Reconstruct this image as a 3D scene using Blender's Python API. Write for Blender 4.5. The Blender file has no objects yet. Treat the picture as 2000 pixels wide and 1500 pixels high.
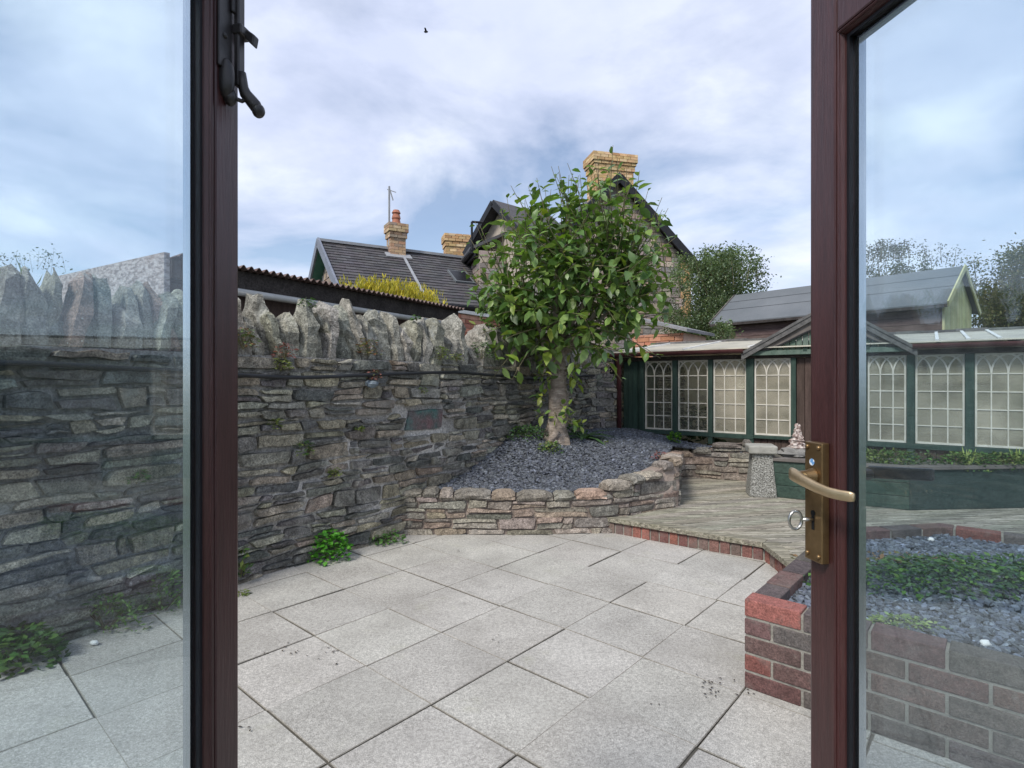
import bpy, math, random
from mathutils import Vector, Matrix, noise
R = math.radians
rng = random.Random(7)
S = bpy.context.scene
COL = S.collection

# ---------------------------------------------------------------- camera
CZ = 1.284; F = 1085.0; HY = 746.0
cam_d = bpy.data.cameras.new('camera'); cam = bpy.data.objects.new('camera', cam_d); COL.objects.link(cam)
cam.location = (0, 0, CZ); cam.rotation_euler = (R(90), 0, 0)
cam_d.sensor_width = 36; cam_d.lens = F * 36 / 2000; cam_d.shift_y = -4 / 2000
cam_d.clip_start = 0.02; cam_d.clip_end = 3000
S.camera = cam

# ---------------------------------------------------------------- sky, sun, exposure
SUN_EL, SUN_AZ = R(48), R(215)      # azimuth measured clockwise from +Y (away from the camera)
w = bpy.data.worlds.new('World'); S.world = w; w.use_nodes = True
nt = w.node_tree; N = nt.nodes; L = nt.links; N.clear()
out = N.new('ShaderNodeOutputWorld'); bg = N.new('ShaderNodeBackground'); L.new(bg.outputs[0], out.inputs[0])
bg.inputs[1].default_value = 0.115
sky = N.new('ShaderNodeTexSky'); sky.sky_type = 'NISHITA'; sky.sun_disc = False
sky.sun_elevation = SUN_EL; sky.sun_rotation = SUN_AZ; sky.air_density = 1.0; sky.dust_density = 0.6; sky.ozone_density = 1.6
tc = N.new('ShaderNodeTexCoord'); sep = N.new('ShaderNodeSeparateXYZ'); L.new(tc.outputs['Generated'], sep.inputs[0])
def wmath(op, a, b=None):
    m = N.new('ShaderNodeMath'); m.operation = op
    for i, x in enumerate((a, b)):
        if x is None: continue
        if isinstance(x, (int, float)): m.inputs[i].default_value = x
        else: L.new(x, m.inputs[i])
    return m.outputs[0]
zz = wmath('ADD', wmath('MAXIMUM', sep.outputs[2], 0.0), 0.22)
cmb = N.new('ShaderNodeCombineXYZ')
L.new(wmath('DIVIDE', sep.outputs[0], zz), cmb.inputs[0]); L.new(wmath('DIVIDE', sep.outputs[1], zz), cmb.inputs[1])
cmb.inputs[2].default_value = 3.7
def wnoise(scale, det, dist, rough=.55):
    n = N.new('ShaderNodeTexNoise'); n.inputs['Scale'].default_value = scale; n.inputs['Detail'].default_value = det
    n.inputs['Distortion'].default_value = dist; n.inputs['Roughness'].default_value = rough
    L.new(cmb.outputs[0], n.inputs['Vector']); return n.outputs['Fac']
def wramp(src, stops):
    r = N.new('ShaderNodeValToRGB'); L.new(src, r.inputs[0])
    el = r.color_ramp.elements
    el[0].position, el[0].color = stops[0][0], (*stops[0][1], 1); el[1].position, el[1].color = stops[-1][0], (*stops[-1][1], 1)
    for p, c in stops[1:-1]:
        e = el.new(p); e.color = (*c, 1)
    return r.outputs[0]
cover = wramp(wnoise(1.25, 9, .35), [(.36, (0.2,) * 3), (.48, (.66,) * 3), (.60, (1,) * 3)])
tone = wramp(wnoise(2.1, 7, .2), [(.34, (4.8, 5.3, 6.8)), (.5, (5.6, 6.05, 7.4)), (.65, (6.9, 7.3, 8.2))])
hz = N.new('ShaderNodeMix'); hz.data_type = 'RGBA'
L.new(cover, hz.inputs[0]); L.new(sky.outputs[0], hz.inputs[6]); L.new(tone, hz.inputs[7])
L.new(hz.outputs[2], bg.inputs[0])
sun_d = bpy.data.lights.new('sun', 'SUN'); sun = bpy.data.objects.new('sun', sun_d); COL.objects.link(sun)
sun_d.energy = 2.6; sun_d.angle = R(14); sun_d.color = (1, .955, .88)
sv = Vector((math.sin(SUN_AZ) * math.cos(SUN_EL), math.cos(SUN_AZ) * math.cos(SUN_EL), math.sin(SUN_EL)))
sun.rotation_euler = sv.to_track_quat('Z', 'Y').to_euler(); sun.location = (0, 0, 30)
S.view_settings.view_transform = 'Standard'; S.view_settings.look = 'None'; S.view_settings.exposure = 0.4; S.view_settings.gamma = 1
S.render.engine = 'CYCLES'
S.cycles.max_bounces = 9; S.cycles.transparent_max_bounces = 24; S.cycles.diffuse_bounces = 4; S.cycles.glossy_bounces = 4
S.cycles.use_denoising = True
S.cycles.caustics_reflective = False; S.cycles.caustics_refractive = False

# ---------------------------------------------------------------- helpers
def at(u, v, d): return Vector(((u - 1000) / F * d, d, CZ - (v - HY) / F * d))
def lerp(a, b, t): return a + (b - a) * t
def sstep(x): x = max(0, min(1, x)); return x * x * (3 - 2 * x)
def nz(x, y=0, z=0): return noise.noise(Vector((x, y, z)))
def ray_line(P, D, u):
    """plan point on the line P + q*D seen at picture column u; returns q"""
    k = (u - 1000) / F
    return (k * P[1] - P[0]) / (D[0] - k * D[1])

class MB:
    def __init__(s): s.v = []; s.f = []; s.c = []
    def face(s, idx, c=(1, 1, 1)): s.f.append(tuple(idx)); s.c.append(c)
    def poly(s, pts, c=(1, 1, 1)):
        n = len(s.v); s.v += [Vector(p) for p in pts]; s.face(range(n, n + len(pts)), c)
    def hexa(s, p, c=(1, 1, 1)):      # 8 corners: bottom 4, top 4
        n = len(s.v); s.v += [Vector(q) for q in p]
        for q in ((0, 3, 2, 1), (4, 5, 6, 7), (0, 1, 5, 4), (1, 2, 6, 5), (2, 3, 7, 6), (3, 0, 4, 7)): s.face([n + i for i in q], c)
    def obox(s, o, X, Y, Z, a, b, c=(1, 1, 1)):   # box in the frame o,X,Y,Z from local corner a to local corner b
        P = []
        for z in (a[2], b[2]):
            for x, y in ((a[0], a[1]), (b[0], a[1]), (b[0], b[1]), (a[0], b[1])): P.append(o + X * x + Y * y + Z * z)
        s.hexa(P, c)
    def box(s, a, b, c=(1, 1, 1)): s.obox(Vector((0, 0, 0)), Vector((1, 0, 0)), Vector((0, 1, 0)), Vector((0, 0, 1)), a, b, c)
    def beam(s, p0, p1, wd, ht, up=Vector((0, 0, 1)), c=(1, 1, 1)):
        p0 = Vector(p0); p1 = Vector(p1); X = (p1 - p0); l = X.length; X.normalize(); Y = up.cross(X).normalized(); Z = X.cross(Y)
        s.obox(p0, X, Y, Z, (0, -wd / 2, -ht / 2), (l, wd / 2, ht / 2), c)
    def prism(s, poly, z0, z1, c=(1, 1, 1)):
        n = len(s.v); m = len(poly)
        s.v += [Vector((p[0], p[1], z0)) for p in poly] + [Vector((p[0], p[1], z1)) for p in poly]
        s.face(range(n + m - 1, n - 1, -1), c); s.face(range(n + m, n + 2 * m), c)
        for i in range(m): s.face((n + i, n + (i + 1) % m, n + m + (i + 1) % m, n + m + i), c)
    def tube(s, pts, r, k=8, c=(1, 1, 1), caps=True):
        pts = [Vector(p) for p in pts]; rr = r if isinstance(r, (list, tuple)) else [r] * len(pts)
        n0 = len(s.v); ref = Vector((0.13, 0.27, 1)).normalized()
        for i, p in enumerate(pts):
            t = (pts[min(i + 1, len(pts) - 1)] - pts[max(i - 1, 0)])
            t = t.normalized() if t.length > 1e-9 else Vector((0, 0, 1))
            a = t.cross(ref)
            if a.length < .05: a = t.cross(Vector((1, 0, 0)))
            a.normalize(); b = t.cross(a)
            for j in range(k):
                an = 2 * math.pi * j / k; s.v.append(p + (a * math.cos(an) + b * math.sin(an)) * rr[i])
        for i in range(len(pts) - 1):
            for j in range(k):
                q = n0 + i * k; s.face((q + j, q + (j + 1) % k, q + k + (j + 1) % k, q + k + j), c)
        if caps:
            s.face([n0 + j for j in range(k)][::-1], c); e = n0 + (len(pts) - 1) * k; s.face([e + j for j in range(k)], c)
    def leaf(s, p, d, up, ln, wd, c=(1, 1, 1), curl=.25, fold=.25, segs=3):
        d = d.normalized(); sd = d.cross(up)
        if sd.length < .05: sd = d.cross(Vector((1, .3, 0)))
        sd.normalize(); up = sd.cross(d)
        prof = {1: [1], 2: [.55, 1], 3: [.3, .62, 1]}[segs]
        wid = {1: [], 2: [1], 3: [.85, .9]}[segs]
        n = len(s.v); s.v.append(p.copy()); rows = []
        for i, t in enumerate(prof):
            q = p + d * (ln * t) - up * (curl * ln * t * t)
            if i < len(prof) - 1:
                hw = wd * .5 * wid[i]; k = len(s.v)
                s.v += [q - sd * hw + up * (fold * hw), q, q + sd * hw + up * (fold * hw)]; rows.append(k)
            else: s.v.append(q); tip = len(s.v) - 1
        k = rows[0]; s.face((n, k + 1, k), c); s.face((n, k + 2, k + 1), c)
        for a, b in zip(rows, rows[1:]): s.face((a, a + 1, b + 1, b), c); s.face((a + 1, a + 2, b + 2, b + 1), c)
        k = rows[-1]; s.face((k, k + 1, tip), c); s.face((k + 1, k + 2, tip), c)
    def chipleaf(s, p, d, sd, ln, wd, c):
        n = len(s.v); s.v += [p, p + d * ln * .5 + sd * wd * .5, p + d * ln, p + d * ln * .5 - sd * wd * .5]; s.face((n, n + 1, n + 2, n + 3), c)
    def lump(s, ctr, rad, seed, amp=.25, c=(1, 1, 1), nu=12, nv=8, freq=1.6, M=None):
        n = len(s.v); ctr = Vector(ctr)
        for j in range(nv + 1):
            th = math.pi * j / nv
            for i in range(nu):
                ph = 2 * math.pi * i / nu; dv = Vector((math.sin(th) * math.cos(ph), math.sin(th) * math.sin(ph), math.cos(th)))
                k = 1 + amp * noise.noise(dv * freq + Vector((seed * 7.3, seed, 0))) * 1.6
                q = Vector((dv.x * rad[0], dv.y * rad[1], dv.z * rad[2])) * k
                s.v.append(ctr + (M @ q if M else q))
        for j in range(nv):
            for i in range(nu):
                a = n + j * nu + i; b = n + j * nu + (i + 1) % nu; s.face((a, b, b + nu, a + nu), c)

WORLD = {}
def tag(o, label=None, cat=None, group=None, kind=None):
    if label: o['label'] = label
    if cat: o['category'] = cat
    if group: o['group'] = group
    if kind: o['kind'] = kind
    return o
def thing(name, loc, label, cat, group=None):
    o = bpy.data.objects.new(name, None); o.empty_display_size = .2; COL.objects.link(o); o.location = loc; WORLD[o.name] = Vector(loc)
    return tag(o, label, cat, group)
def obj(name, mb, mat, parent=None, bevel=0, smooth=False, bseg=2):
    base = WORLD[parent.name] if parent is not None else Vector((0, 0, 0))
    me = bpy.data.meshes.new(name)
    me.from_pydata([tuple(v - base) for v in mb.v], [], mb.f)
    at_ = me.attributes.new('cv', 'FLOAT_COLOR', 'FACE')
    flat = []
    for c in mb.c: flat += [c[0], c[1], c[2], 1]
    at_.data.foreach_set('color', flat)
    if smooth: me.polygons.foreach_set('use_smooth', [True] * len(me.polygons))
    me.materials.append(mat); me.update()
    o = bpy.data.objects.new(name, me); COL.objects.link(o); WORLD[o.name] = base
    if parent is not None: o.parent = parent
    if bevel:
        b = o.modifiers.new('bevel', 'BEVEL'); b.width = bevel; b.segments = bseg; b.limit_method = 'ANGLE'; b.angle_limit = R(40)
    return o

# ---------------------------------------------------------------- materials
def mat(name, stops, scale=6, detail=6, rough=.8, bump=.3, bscale=40, bdist=.01, stretch=(1, 1, 1), rot=0, spec=.3, metal=0,
        mottle=None, speck=None, coat=0, attr=True, dist=0, fine=None, bdetail=6, transl=0):
    """noise colour ramp x per-face tint, an optional second noise layer (mottle=(scale, lo, hi, colour)) and specks"""
    m = bpy.data.materials.new(name); m.use_nodes = True; t = m.node_tree; n = t.nodes; l = t.links
    p = n['Principled BSDF']; o = n['Material Output']
    tc = n.new('ShaderNodeTexCoord'); mp = n.new('ShaderNodeMapping'); l.new(tc.outputs['Object'], mp.inputs[0])
    mp.inputs['Scale'].default_value = stretch; mp.inputs['Rotation'].default_value = (0, 0, rot)
    def ns(sc, de, di=0, ro=.6):
        x = n.new('ShaderNodeTexNoise'); x.inputs['Scale'].default_value = sc; x.inputs['Detail'].default_value = de
        x.inputs['Distortion'].default_value = di; x.inputs['Roughness'].default_value = ro; l.new(mp.outputs[0], x.inputs['Vector']); return x
    def ramp(src, st):
        r = n.new('ShaderNodeValToRGB'); l.new(src, r.inputs[0]); el = r.color_ramp.elements
        c4 = lambda c: (c, c, c, 1) if isinstance(c, (int, float)) else (*c, 1)
        el[0].position, el[0].color = st[0][0], c4(st[0][1]); el[1].position, el[1].color = st[-1][0], c4(st[-1][1])
        for q, c in st[1:-1]: e = el.new(q); e.color = c4(c)
        return r.outputs[0]
    def mix(fac, a, b, mode='MIX'):
        x = n.new('ShaderNodeMix'); x.data_type = 'RGBA'; x.blend_type = mode
        for i, q in ((0, fac), (6, a), (7, b)):
            if isinstance(q, (int, float)): x.inputs[i].default_value = q
            elif isinstance(q, tuple): x.inputs[i].default_value = (*q, 1)
            else: l.new(q, x.inputs[i])
        return x.outputs[2]
    col = ramp(ns(scale, detail, dist).outputs['Fac'], stops)
    for fq in ([] if not fine else fine if isinstance(fine, list) else [fine]):      # (scale, lo, hi) fine value variation
        col = mix(1.0, col, ramp(ns(fq[0], 3, 0, .7).outputs['Fac'], [(.34, fq[1]), (.66, fq[2])]), 'MULTIPLY')
    if attr:
        a = n.new('ShaderNodeAttribute'); a.attribute_name = 'cv'; col = mix(1.0, col, a.outputs['Color'], 'MULTIPLY')
    for q in (mottle or []):   # [(scale, lo, hi, colour, amount)]
        f = ramp(ns(q[0], 6, .4, .65).outputs['Fac'], [(q[1], 0.0), (q[2], q[4] if len(q) > 4 else 1.0)])
        col = mix(f, col, q[3])
    if speck:
        vo = n.new('ShaderNodeTexVoronoi'); vo.inputs['Scale'].default_value = speck[0]; l.new(mp.outputs[0], vo.inputs['Vector'])
        f = ramp(vo.outputs['Distance'], [(speck[1], 1.0), (speck[1] + .08, 0.0)])
        col = mix(f, col, speck[2])
    l.new(col, p.inputs['Base Color'])
    p.inputs['Roughness'].default_value = rough; p.inputs['Specular IOR Level'].default_value = spec; p.inputs['Metallic'].default_value = metal
    if coat: p.inputs['Coat Weight'].default_value = coat; p.inputs['Coat Roughness'].default_value = .18
    if bump:
        b = n.new('ShaderNodeBump'); b.inputs['Strength'].default_value = bump; b.inputs['Distance'].default_value = bdist
        l.new(ns(bscale, bdetail, .2, .65).outputs['Fac'], b.inputs['Height']); l.new(b.outputs[0], p.inputs['Normal'])
    if transl:
        tr = n.new('ShaderNodeBsdfTranslucent'); ad = n.new('ShaderNodeMixShader'); ad.inputs[0].default_value = transl
        br = mix(1.0, col, (1.25, 1.35, .6), 'MULTIPLY'); l.new(br, tr.inputs[0])
        l.new(p.outputs[0], ad.inputs[1]); l.new(tr.outputs[0], ad.inputs[2]); l.new(ad.outputs[0], o.inputs[0])
    return m
def glass(name, tint=(.93, .97, .98), ior=1.5, dirt=0.0, dirtcol=(.6, .6, .55), rough=0.0, dscale=5):
    m = bpy.data.materials.new(name); m.use_nodes = True; t = m.node_tree; n = t.nodes; l = t.links
    n.remove(n['Principled BSDF']); o = n['Material Output']
    tr = n.new('ShaderNodeBsdfTransparent'); tr.inputs[0].default_value = (*tint, 1)
    gl = n.new('ShaderNodeBsdfGlossy'); gl.inputs['Roughness'].default_value = rough
    fr = n.new('ShaderNodeFresnel'); ge = n.new('ShaderNodeNewGeometry'); mr = n.new('ShaderNodeMapRange')
    mr.inputs[3].default_value = ior; mr.inputs[4].default_value = 1 / ior; l.new(ge.outputs['Backfacing'], mr.inputs[0]); l.new(mr.outputs[0], fr.inputs[0])
    mx = n.new('ShaderNodeMixShader'); l.new(fr.outputs[0], mx.inputs[0]); l.new(tr.outputs[0], mx.inputs[1]); l.new(gl.outputs[0], mx.inputs[2])
    last = mx
    if dirt:
        df = n.new('ShaderNodeBsdfDiffuse'); df.inputs[0].default_value = (*dirtcol, 1)
        tc = n.new('ShaderNodeTexCoord'); x = n.new('ShaderNodeTexNoise'); x.inputs['Scale'].default_value = dscale; x.inputs['Detail'].default_value = 7
        l.new(tc.outputs['Object'], x.inputs['Vector'])
        r = n.new('ShaderNodeMapRange'); r.inputs[1].default_value = .35; r.inputs[2].default_value = .75; r.inputs[3].default_value = dirt * .35; r.inputs[4].default_value = dirt
        l.new(x.outputs['Fac'], r.inputs[0])
        m2 = n.new('ShaderNodeMixShader'); l.new(r.outputs[0], m2.inputs[0]); l.new(mx.outputs[0], m2.inputs[1]); l.new(df.outputs[0], m2.inputs[2]); last = m2
    l.new(last.outputs[0], o.inputs[0]); return m

M = {}
M['ground'] = mat('ground_soil', [(.3, (.07, .065, .055)), (.7, (.16, .15, .125))], scale=9, bump=.5)
M['grass_far'] = mat('far_ground', [(.3, (.05, .07, .03)), (.7, (.08, .1, .05))], scale=.5)
M['slab'] = mat('paving_slab', [(.25, (.35, .334, .308)), (.5, (.45, .432, .40)), (.75, (.53, .512, .475))], scale=2.2, rough=.9, bump=.55, bscale=170, bdist=.004,
                fine=[(260, .55, 1.32), (75, .76, 1.18)], mottle=[(1.3, .50, .78, (.25, .235, .21), .6), (9, .60, .74, (.20, .19, .17), .5), (38, .66, .74, (.10, .095, .08), .5), (3.1, .60, .78, (.36, .36, .24), .35)])
M['stone'] = mat('rubble_stone', [(.28, (.14, .132, .115)), (.5, (.275, .260, .225)), (.72, (.47, .445, .385))], scale=7, rough=.92, bump=1.0, bscale=38, bdist=.02,
                 fine=[(110, .45, 1.5), (32, .65, 1.3)], mottle=[(5, .56, .72, (.34, .345, .30), .6), (3.5, .66, .8, (.13, .15, .07), .45)])
M['cope'] = mat('coping_stone', [(.25, (.15, .147, .13)), (.5, (.27, .262, .232)), (.75, (.40, .388, .345))], scale=9, rough=.95, bump=1.0, bscale=30, bdist=.025,
                fine=[(95, .5, 1.45), (28, .65, 1.3)], mottle=[(7, .57, .70, (.50, .50, .45), .7), (4.5, .6, .75, (.17, .20, .10), .5)], speck=(26, .06, (.55, .56, .5)))
M['mortar'] = mat('lime_mortar', [(.3, (.30, .285, .26)), (.7, (.50, .475, .44))], scale=9, rough=.98, bump=1, bscale=45, bdist=.02, fine=(60, .5, 1.2), dist=.3)
M['bedstone'] = mat('bed_wall_stone', [(.25, (.17, .155, .135)), (.5, (.27, .25, .22)), (.75, (.38, .355, .315))], scale=6, rough=.95, bump=1, bscale=36, bdist=.018,
                    fine=[(100, .5, 1.45), (30, .65, 1.3)], mottle=[(6, .6, .74, (.50, .48, .43), .6), (4, .62, .78, (.17, .18, .09), .45)])
M['bedmortar'] = mat('pink_mortar', [(.3, (.16, .13, .11)), (.7, (.30, .245, .21))], scale=7, rough=.98, bump=1, bscale=50)
M['slate'] = mat('slate_chips', [(.3, (.075, .083, .096)), (.7, (.138, .15, .170))], scale=30, rough=.6, bump=.4, bscale=90, spec=.4)
M['brick'] = mat('wall_brick', [(.25, (.72, .72, .72)), (.75, (1.15, 1.1, 1.1))], scale=16, rough=.88, bump=.6, bscale=90, bdist=.006, fine=[(150, .6, 1.35), (45, .75, 1.2)],
                 mottle=[(9, .52, .72, (.17, .145, .13), .65), (14, .64, .78, (.36, .33, .29), .5), (40, .64, .74, (.06, .055, .05), .5)])
M['bmortar'] = mat('brick_mortar', [(.3, (.20, .19, .165)), (.7, (.34, .32, .28))], scale=20, rough=.95, bump=.8, bscale=80)
M['deck'] = mat('deck_timber', [(.3, (.11, .105, .085)), (.45, (.25, .232, .185)), (.58, (.42, .39, .32)), (.72, (.56, .52, .44))], scale=4, rough=.9, bump=.8, bscale=16, bdist=.01,
                stretch=(1.0, 14, 14), rot=-R(22), fine=[(26, .5, 1.4), (9, .7, 1.25)], mottle=[(1.3, .5, .75, (.22, .22, .12), .35), (.9, .58, .7, (.24, .19, .18), .4)])
M['mahog'] = mat('mahogany_stain', [(.3, (.037, .013, .013)), (.7, (.068, .025, .024))], scale=5, rough=.34, bump=.35, bscale=24, bdist=.002, stretch=(10, 10, .8),
                 spec=.5, fine=(60, .8, 1.15), mottle=[(2.5, .62, .85, (.14, .11, .10), .3), (60, .70, .78, (.22, .17, .15), .5)])
M['gasket'] = mat('black_gasket', [(.3, (.008, .008, .01)), (.7, (.014, .014, .018))], rough=.5, bump=0)
M['alu'] = mat('spacer_metal', [(.3, (.55, .57, .6)), (.7, (.65, .67, .7))], rough=.22, bump=0, metal=1)
M['iron'] = mat('black_iron', [(.3, (.012, .011, .013)), (.7, (.035, .031, .03))], scale=30, rough=.42, bump=.4, bscale=60, bdist=.002, spec=.5, mottle=[(25, .62, .75, (.09, .07, .06), .6)])
M['brass'] = mat('aged_brass', [(.3, (.18, .115, .055)), (.7, (.30, .20, .10))], scale=30, rough=.42, bump=.15, bscale=120, bdist=.001, metal=.85, mottle=[(18, .6, .78, (.10, .07, .04), .5)])
M['brass2'] = mat('worn_brass', [(.3, (.42, .31, .18)), (.7, (.60, .46, .29))], scale=25, rough=.4, bump=.1, bscale=100, bdist=.001, metal=.9)
M['steel'] = mat('key_steel', [(.3, (.42, .40, .37)), (.7, (.6, .58, .54))], rough=.3, bump=0, metal=1)
M['dark'] = mat('keyhole_dark', [(.3, (.004, .004, .004)), (.7, (.008, .008, .008))], rough=.9, bump=0)
M['sticker'] = mat('sticker_blue_white', [(.45, (.15, .35, .65)), (.55, (.8, .85, .9))], scale=150, detail=1, rough=.5, bump=0)
M['green'] = mat('dark_green_paint', [(.3, (.022, .045, .036)), (.7, (.045, .078, .062))], scale=4, rough=.7, bump=.5, bscale=20, bdist=.004, stretch=(6, 6, 1), fine=(50, .7, 1.25),
                 mottle=[(6, .6, .8, (.12, .13, .11), .45)])
M['greenl'] = mat('pale_green_paint', [(.3, (.085, .13, .105)), (.7, (.15, .20, .165))], scale=4, rough=.8, bump=.5, bscale=20, bdist=.004, stretch=(6, 6, 1), fine=(50, .7, 1.25),
                  mottle=[(6, .58, .8, (.07, .08, .06), .5)])
M['greenp'] = mat('planter_green', [(.3, (.020, .037, .033)), (.7, (.042, .063, .056))], scale=3, rough=.55, bump=.4, bscale=18, bdist=.003, fine=(40, .7, 1.25), mottle=[(7, .62, .8, (.15, .17, .16), .45)])
M['rim'] = mat('planter_rim', [(.3, (.10, .088, .08)), (.7, (.19, .17, .155))], scale=6, rough=.7, bump=.4)
M['brown'] = mat('brown_boards', [(.3, (.055, .036, .030)), (.7, (.10, .068, .058))], scale=4, rough=.75, bump=.5, bscale=22, bdist=.004, stretch=(6, 6, 1), fine=(40, .7, 1.2))
M['fascia'] = mat('weathered_fascia', [(.3, (.028, .024, .023)), (.7, (.07, .06, .056))], scale=8, rough=.9, bump=.8, bscale=40, fine=(60, .6, 1.4), mottle=[(10, .62, .8, (.17, .15, .14), .5)])
M['cream'] = mat('cream_frame', [(.3, (.52, .49, .42)), (.7, (.68, .65, .58))], scale=12, rough=.65, bump=.3, bscale=60, bdist=.002, mottle=[(30, .62, .75, (.25, .17, .11), .6)])
M['render'] = mat('old_cream_render', [(.3, (.58, .55, .46)), (.7, (.74, .70, .60))], scale=2.2, rough=.95, bump=.5, bscale=22, bdist=.01, mottle=[(1.6, .56, .62, (.33, .29, .25), .7), (5, .62, .72, (.28, .28, .25), .5)])
M['gutter'] = mat('brown_red_gutter', [(.3, (.075, .028, .030)), (.7, (.125, .05, .05))], scale=8, rough=.4, bump=.1, mottle=[(9, .6, .8, (.12, .12, .10), .5)])
M['felt'] = mat('grey_roof_felt', [(.3, (.115, .128, .14)), (.7, (.16, .172, .185))], scale=1.2, rough=.9, bump=.4, bscale=120, bdist=.003, fine=(200, .8, 1.15))
M['feltd'] = mat('old_felt_edge', [(.3, (.08, .08, .08)), (.7, (.18, .175, .17))], scale=14, rough=.95, bump=.8, bscale=60)
M['shedwood'] = mat('shed_boards', [(.3, (.085, .055, .052)), (.7, (.16, .11, .10))], scale=3, rough=.85, bump=.5, bscale=18, stretch=(1.5, 1.5, 9), fine=(60, .7, 1.25))
M['limewood'] = mat('lime_boards', [(.3, (.42, .41, .21)), (.7, (.58, .56, .33))], scale=4, rough=.8, bump=.4)
M['rust'] = mat('corrugated_sheet', [(.3, (.10, .060, .048)), (.7, (.20, .15, .135))], scale=6, rough=.8, bump=.4, bscale=70)
M['pipe'] = mat('grey_pipe', [(.3, (.40, .40, .39)), (.7, (.54, .54, .52))], scale=5, rough=.5, bump=.1, mottle=[(8, .6, .8, (.25, .25, .22), .5)])
M['slates'] = mat('roof_slates', [(.3, (.75, .75, .75)), (.7, (1.1, 1.1, 1.1))], scale=5, rough=.65, bump=.4, bscale=60, fine=(50, .8, 1.2))
M['lead'] = mat('lead_flashing', [(.3, (.25, .26, .28)), (.7, (.34, .35, .37))], rough=.6, bump=.2)
M['verge'] = mat('grey_bargeboard', [(.3, (.15, .165, .21)), (.7, (.22, .24, .29))], rough=.7, bump=.2)
M['teal'] = mat('teal_soffit', [(.3, (.05, .15, .13)), (.7, (.09, .2, .17))], rough=.8, bump=.2)
M['black'] = mat('black_paint', [(.3, (.012, .012, .014)), (.7, (.022, .022, .025))], rough=.4, bump=.1)
M['ybrick'] = mat('buff_brick', [(.3, (.8, .8, .8)), (.7, (1.15, 1.12, 1.1))], scale=9, rough=.92, bump=.4, bscale=40, mottle=[(8, .62, .8, (.22, .17, .12), .5)])
M['hstone'] = mat('house_stone', [(.3, (.8, .8, .8)), (.7, (1.15, 1.12, 1.1))], scale=6, rough=.95, bump=.6, bscale=18, bdist=.03, mottle=[(7, .6, .75, (.22, .19, .17), .5)])
M['hmortar'] = mat('house_mortar', [(.3, (.36, .31, .26)), (.7, (.46, .41, .35))], scale=8, rough=.95, bump=.3)
M['pot'] = mat('clay_pot', [(.3, (.30, .11, .07)), (.7, (.45, .20, .13))], scale=12, rough=.8, bump=.3)
M['leaf'] = mat('tree_leaf', [(.3, (.8, .8, .8)), (.7, (1.15, 1.15, 1.15))], scale=30, rough=.40, bump=.2, bscale=60, spec=.55, transl=.28)
M['leaf2'] = mat('small_leaf', [(.3, (.8, .8, .8)), (.7, (1.2, 1.2, 1.2))], scale=20, rough=.6, bump=0, transl=.25)
M['bark'] = mat('pale_bark', [(.3, (.19, .15, .12)), (.55, (.34, .285, .24)), (.7, (.50, .44, .39))], scale=9, rough=.9, bump=1, bscale=22, bdist=.03, stretch=(1, 1, 2.2), mottle=[(5, .6, .78, (.14, .13, .07), .5)])
M['twig'] = mat('green_brown_twig', [(.3, (.09, .08, .045)), (.7, (.16, .15, .08))], scale=20, rough=.8, bump=.2)
M['ped'] = mat('pebbledash', [(.36, (.12, .115, .10)), (.5, (.34, .335, .30)), (.62, (.62, .61, .56))], scale=105, detail=2, rough=.95, bump=1, bscale=105, bdist=.03, bdetail=2, fine=(140, .6, 1.35), mottle=[(5, .56, .75, (.17, .17, .12), .5)])
M['pedcap'] = mat('mossy_concrete', [(.3, (.27, .265, .235)), (.7, (.40, .39, .35))], scale=18, rough=.95, bump=.8, bscale=60, mottle=[(6, .6, .78, (.22, .22, .15), .5)])
M['shell'] = mat('shell_rock', [(.36, (.20, .13, .11)), (.5, (.50, .40, .36)), (.64, (.75, .69, .64))], scale=34, detail=4, rough=.9, bump=1, bscale=40, bdist=.03)
M['rock'] = mat('grey_rock', [(.3, (.17, .165, .155)), (.7, (.32, .31, .29))], scale=9, rough=.9, bump=1, bscale=30, bdist=.02)
M['cable'] = mat('black_cable', [(.3, (.015, .016, .018)), (.7, (.03, .032, .036))], rough=.45, bump=0)
M['stain'] = mat('painted_stone', [(.36, (.075, .18, .16)), (.5, (.125, .125, .12)), (.64, (.19, .12, .12))], scale=5, detail=6, rough=.9, bump=.8, bscale=40, fine=[(90, .6, 1.3), (25, .8, 1.2)])
M['bluestone'] = mat('blue_slate', [(.3, (.12, .15, .175)), (.7, (.20, .24, .27))], scale=9, rough=.7, bump=.6)
M['white'] = mat('white_plaster', [(.3, (.62, .62, .60)), (.7, (.78, .78, .76))], rough=.6, bump=.2)
M['mottled'] = mat('reflection_mottle_render', stretch=(.45, .45, 1), stops=[(.40, (.24, .20, .19)), (.5, (.42, .36, .345)), (.62, (.54, .49, .485))], scale=40, detail=5, rough=.95, bump=.8, bscale=30, bdist=.02,
                   mottle=[(3, .55, .7, (.42, .28, .22), .55)])
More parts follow.
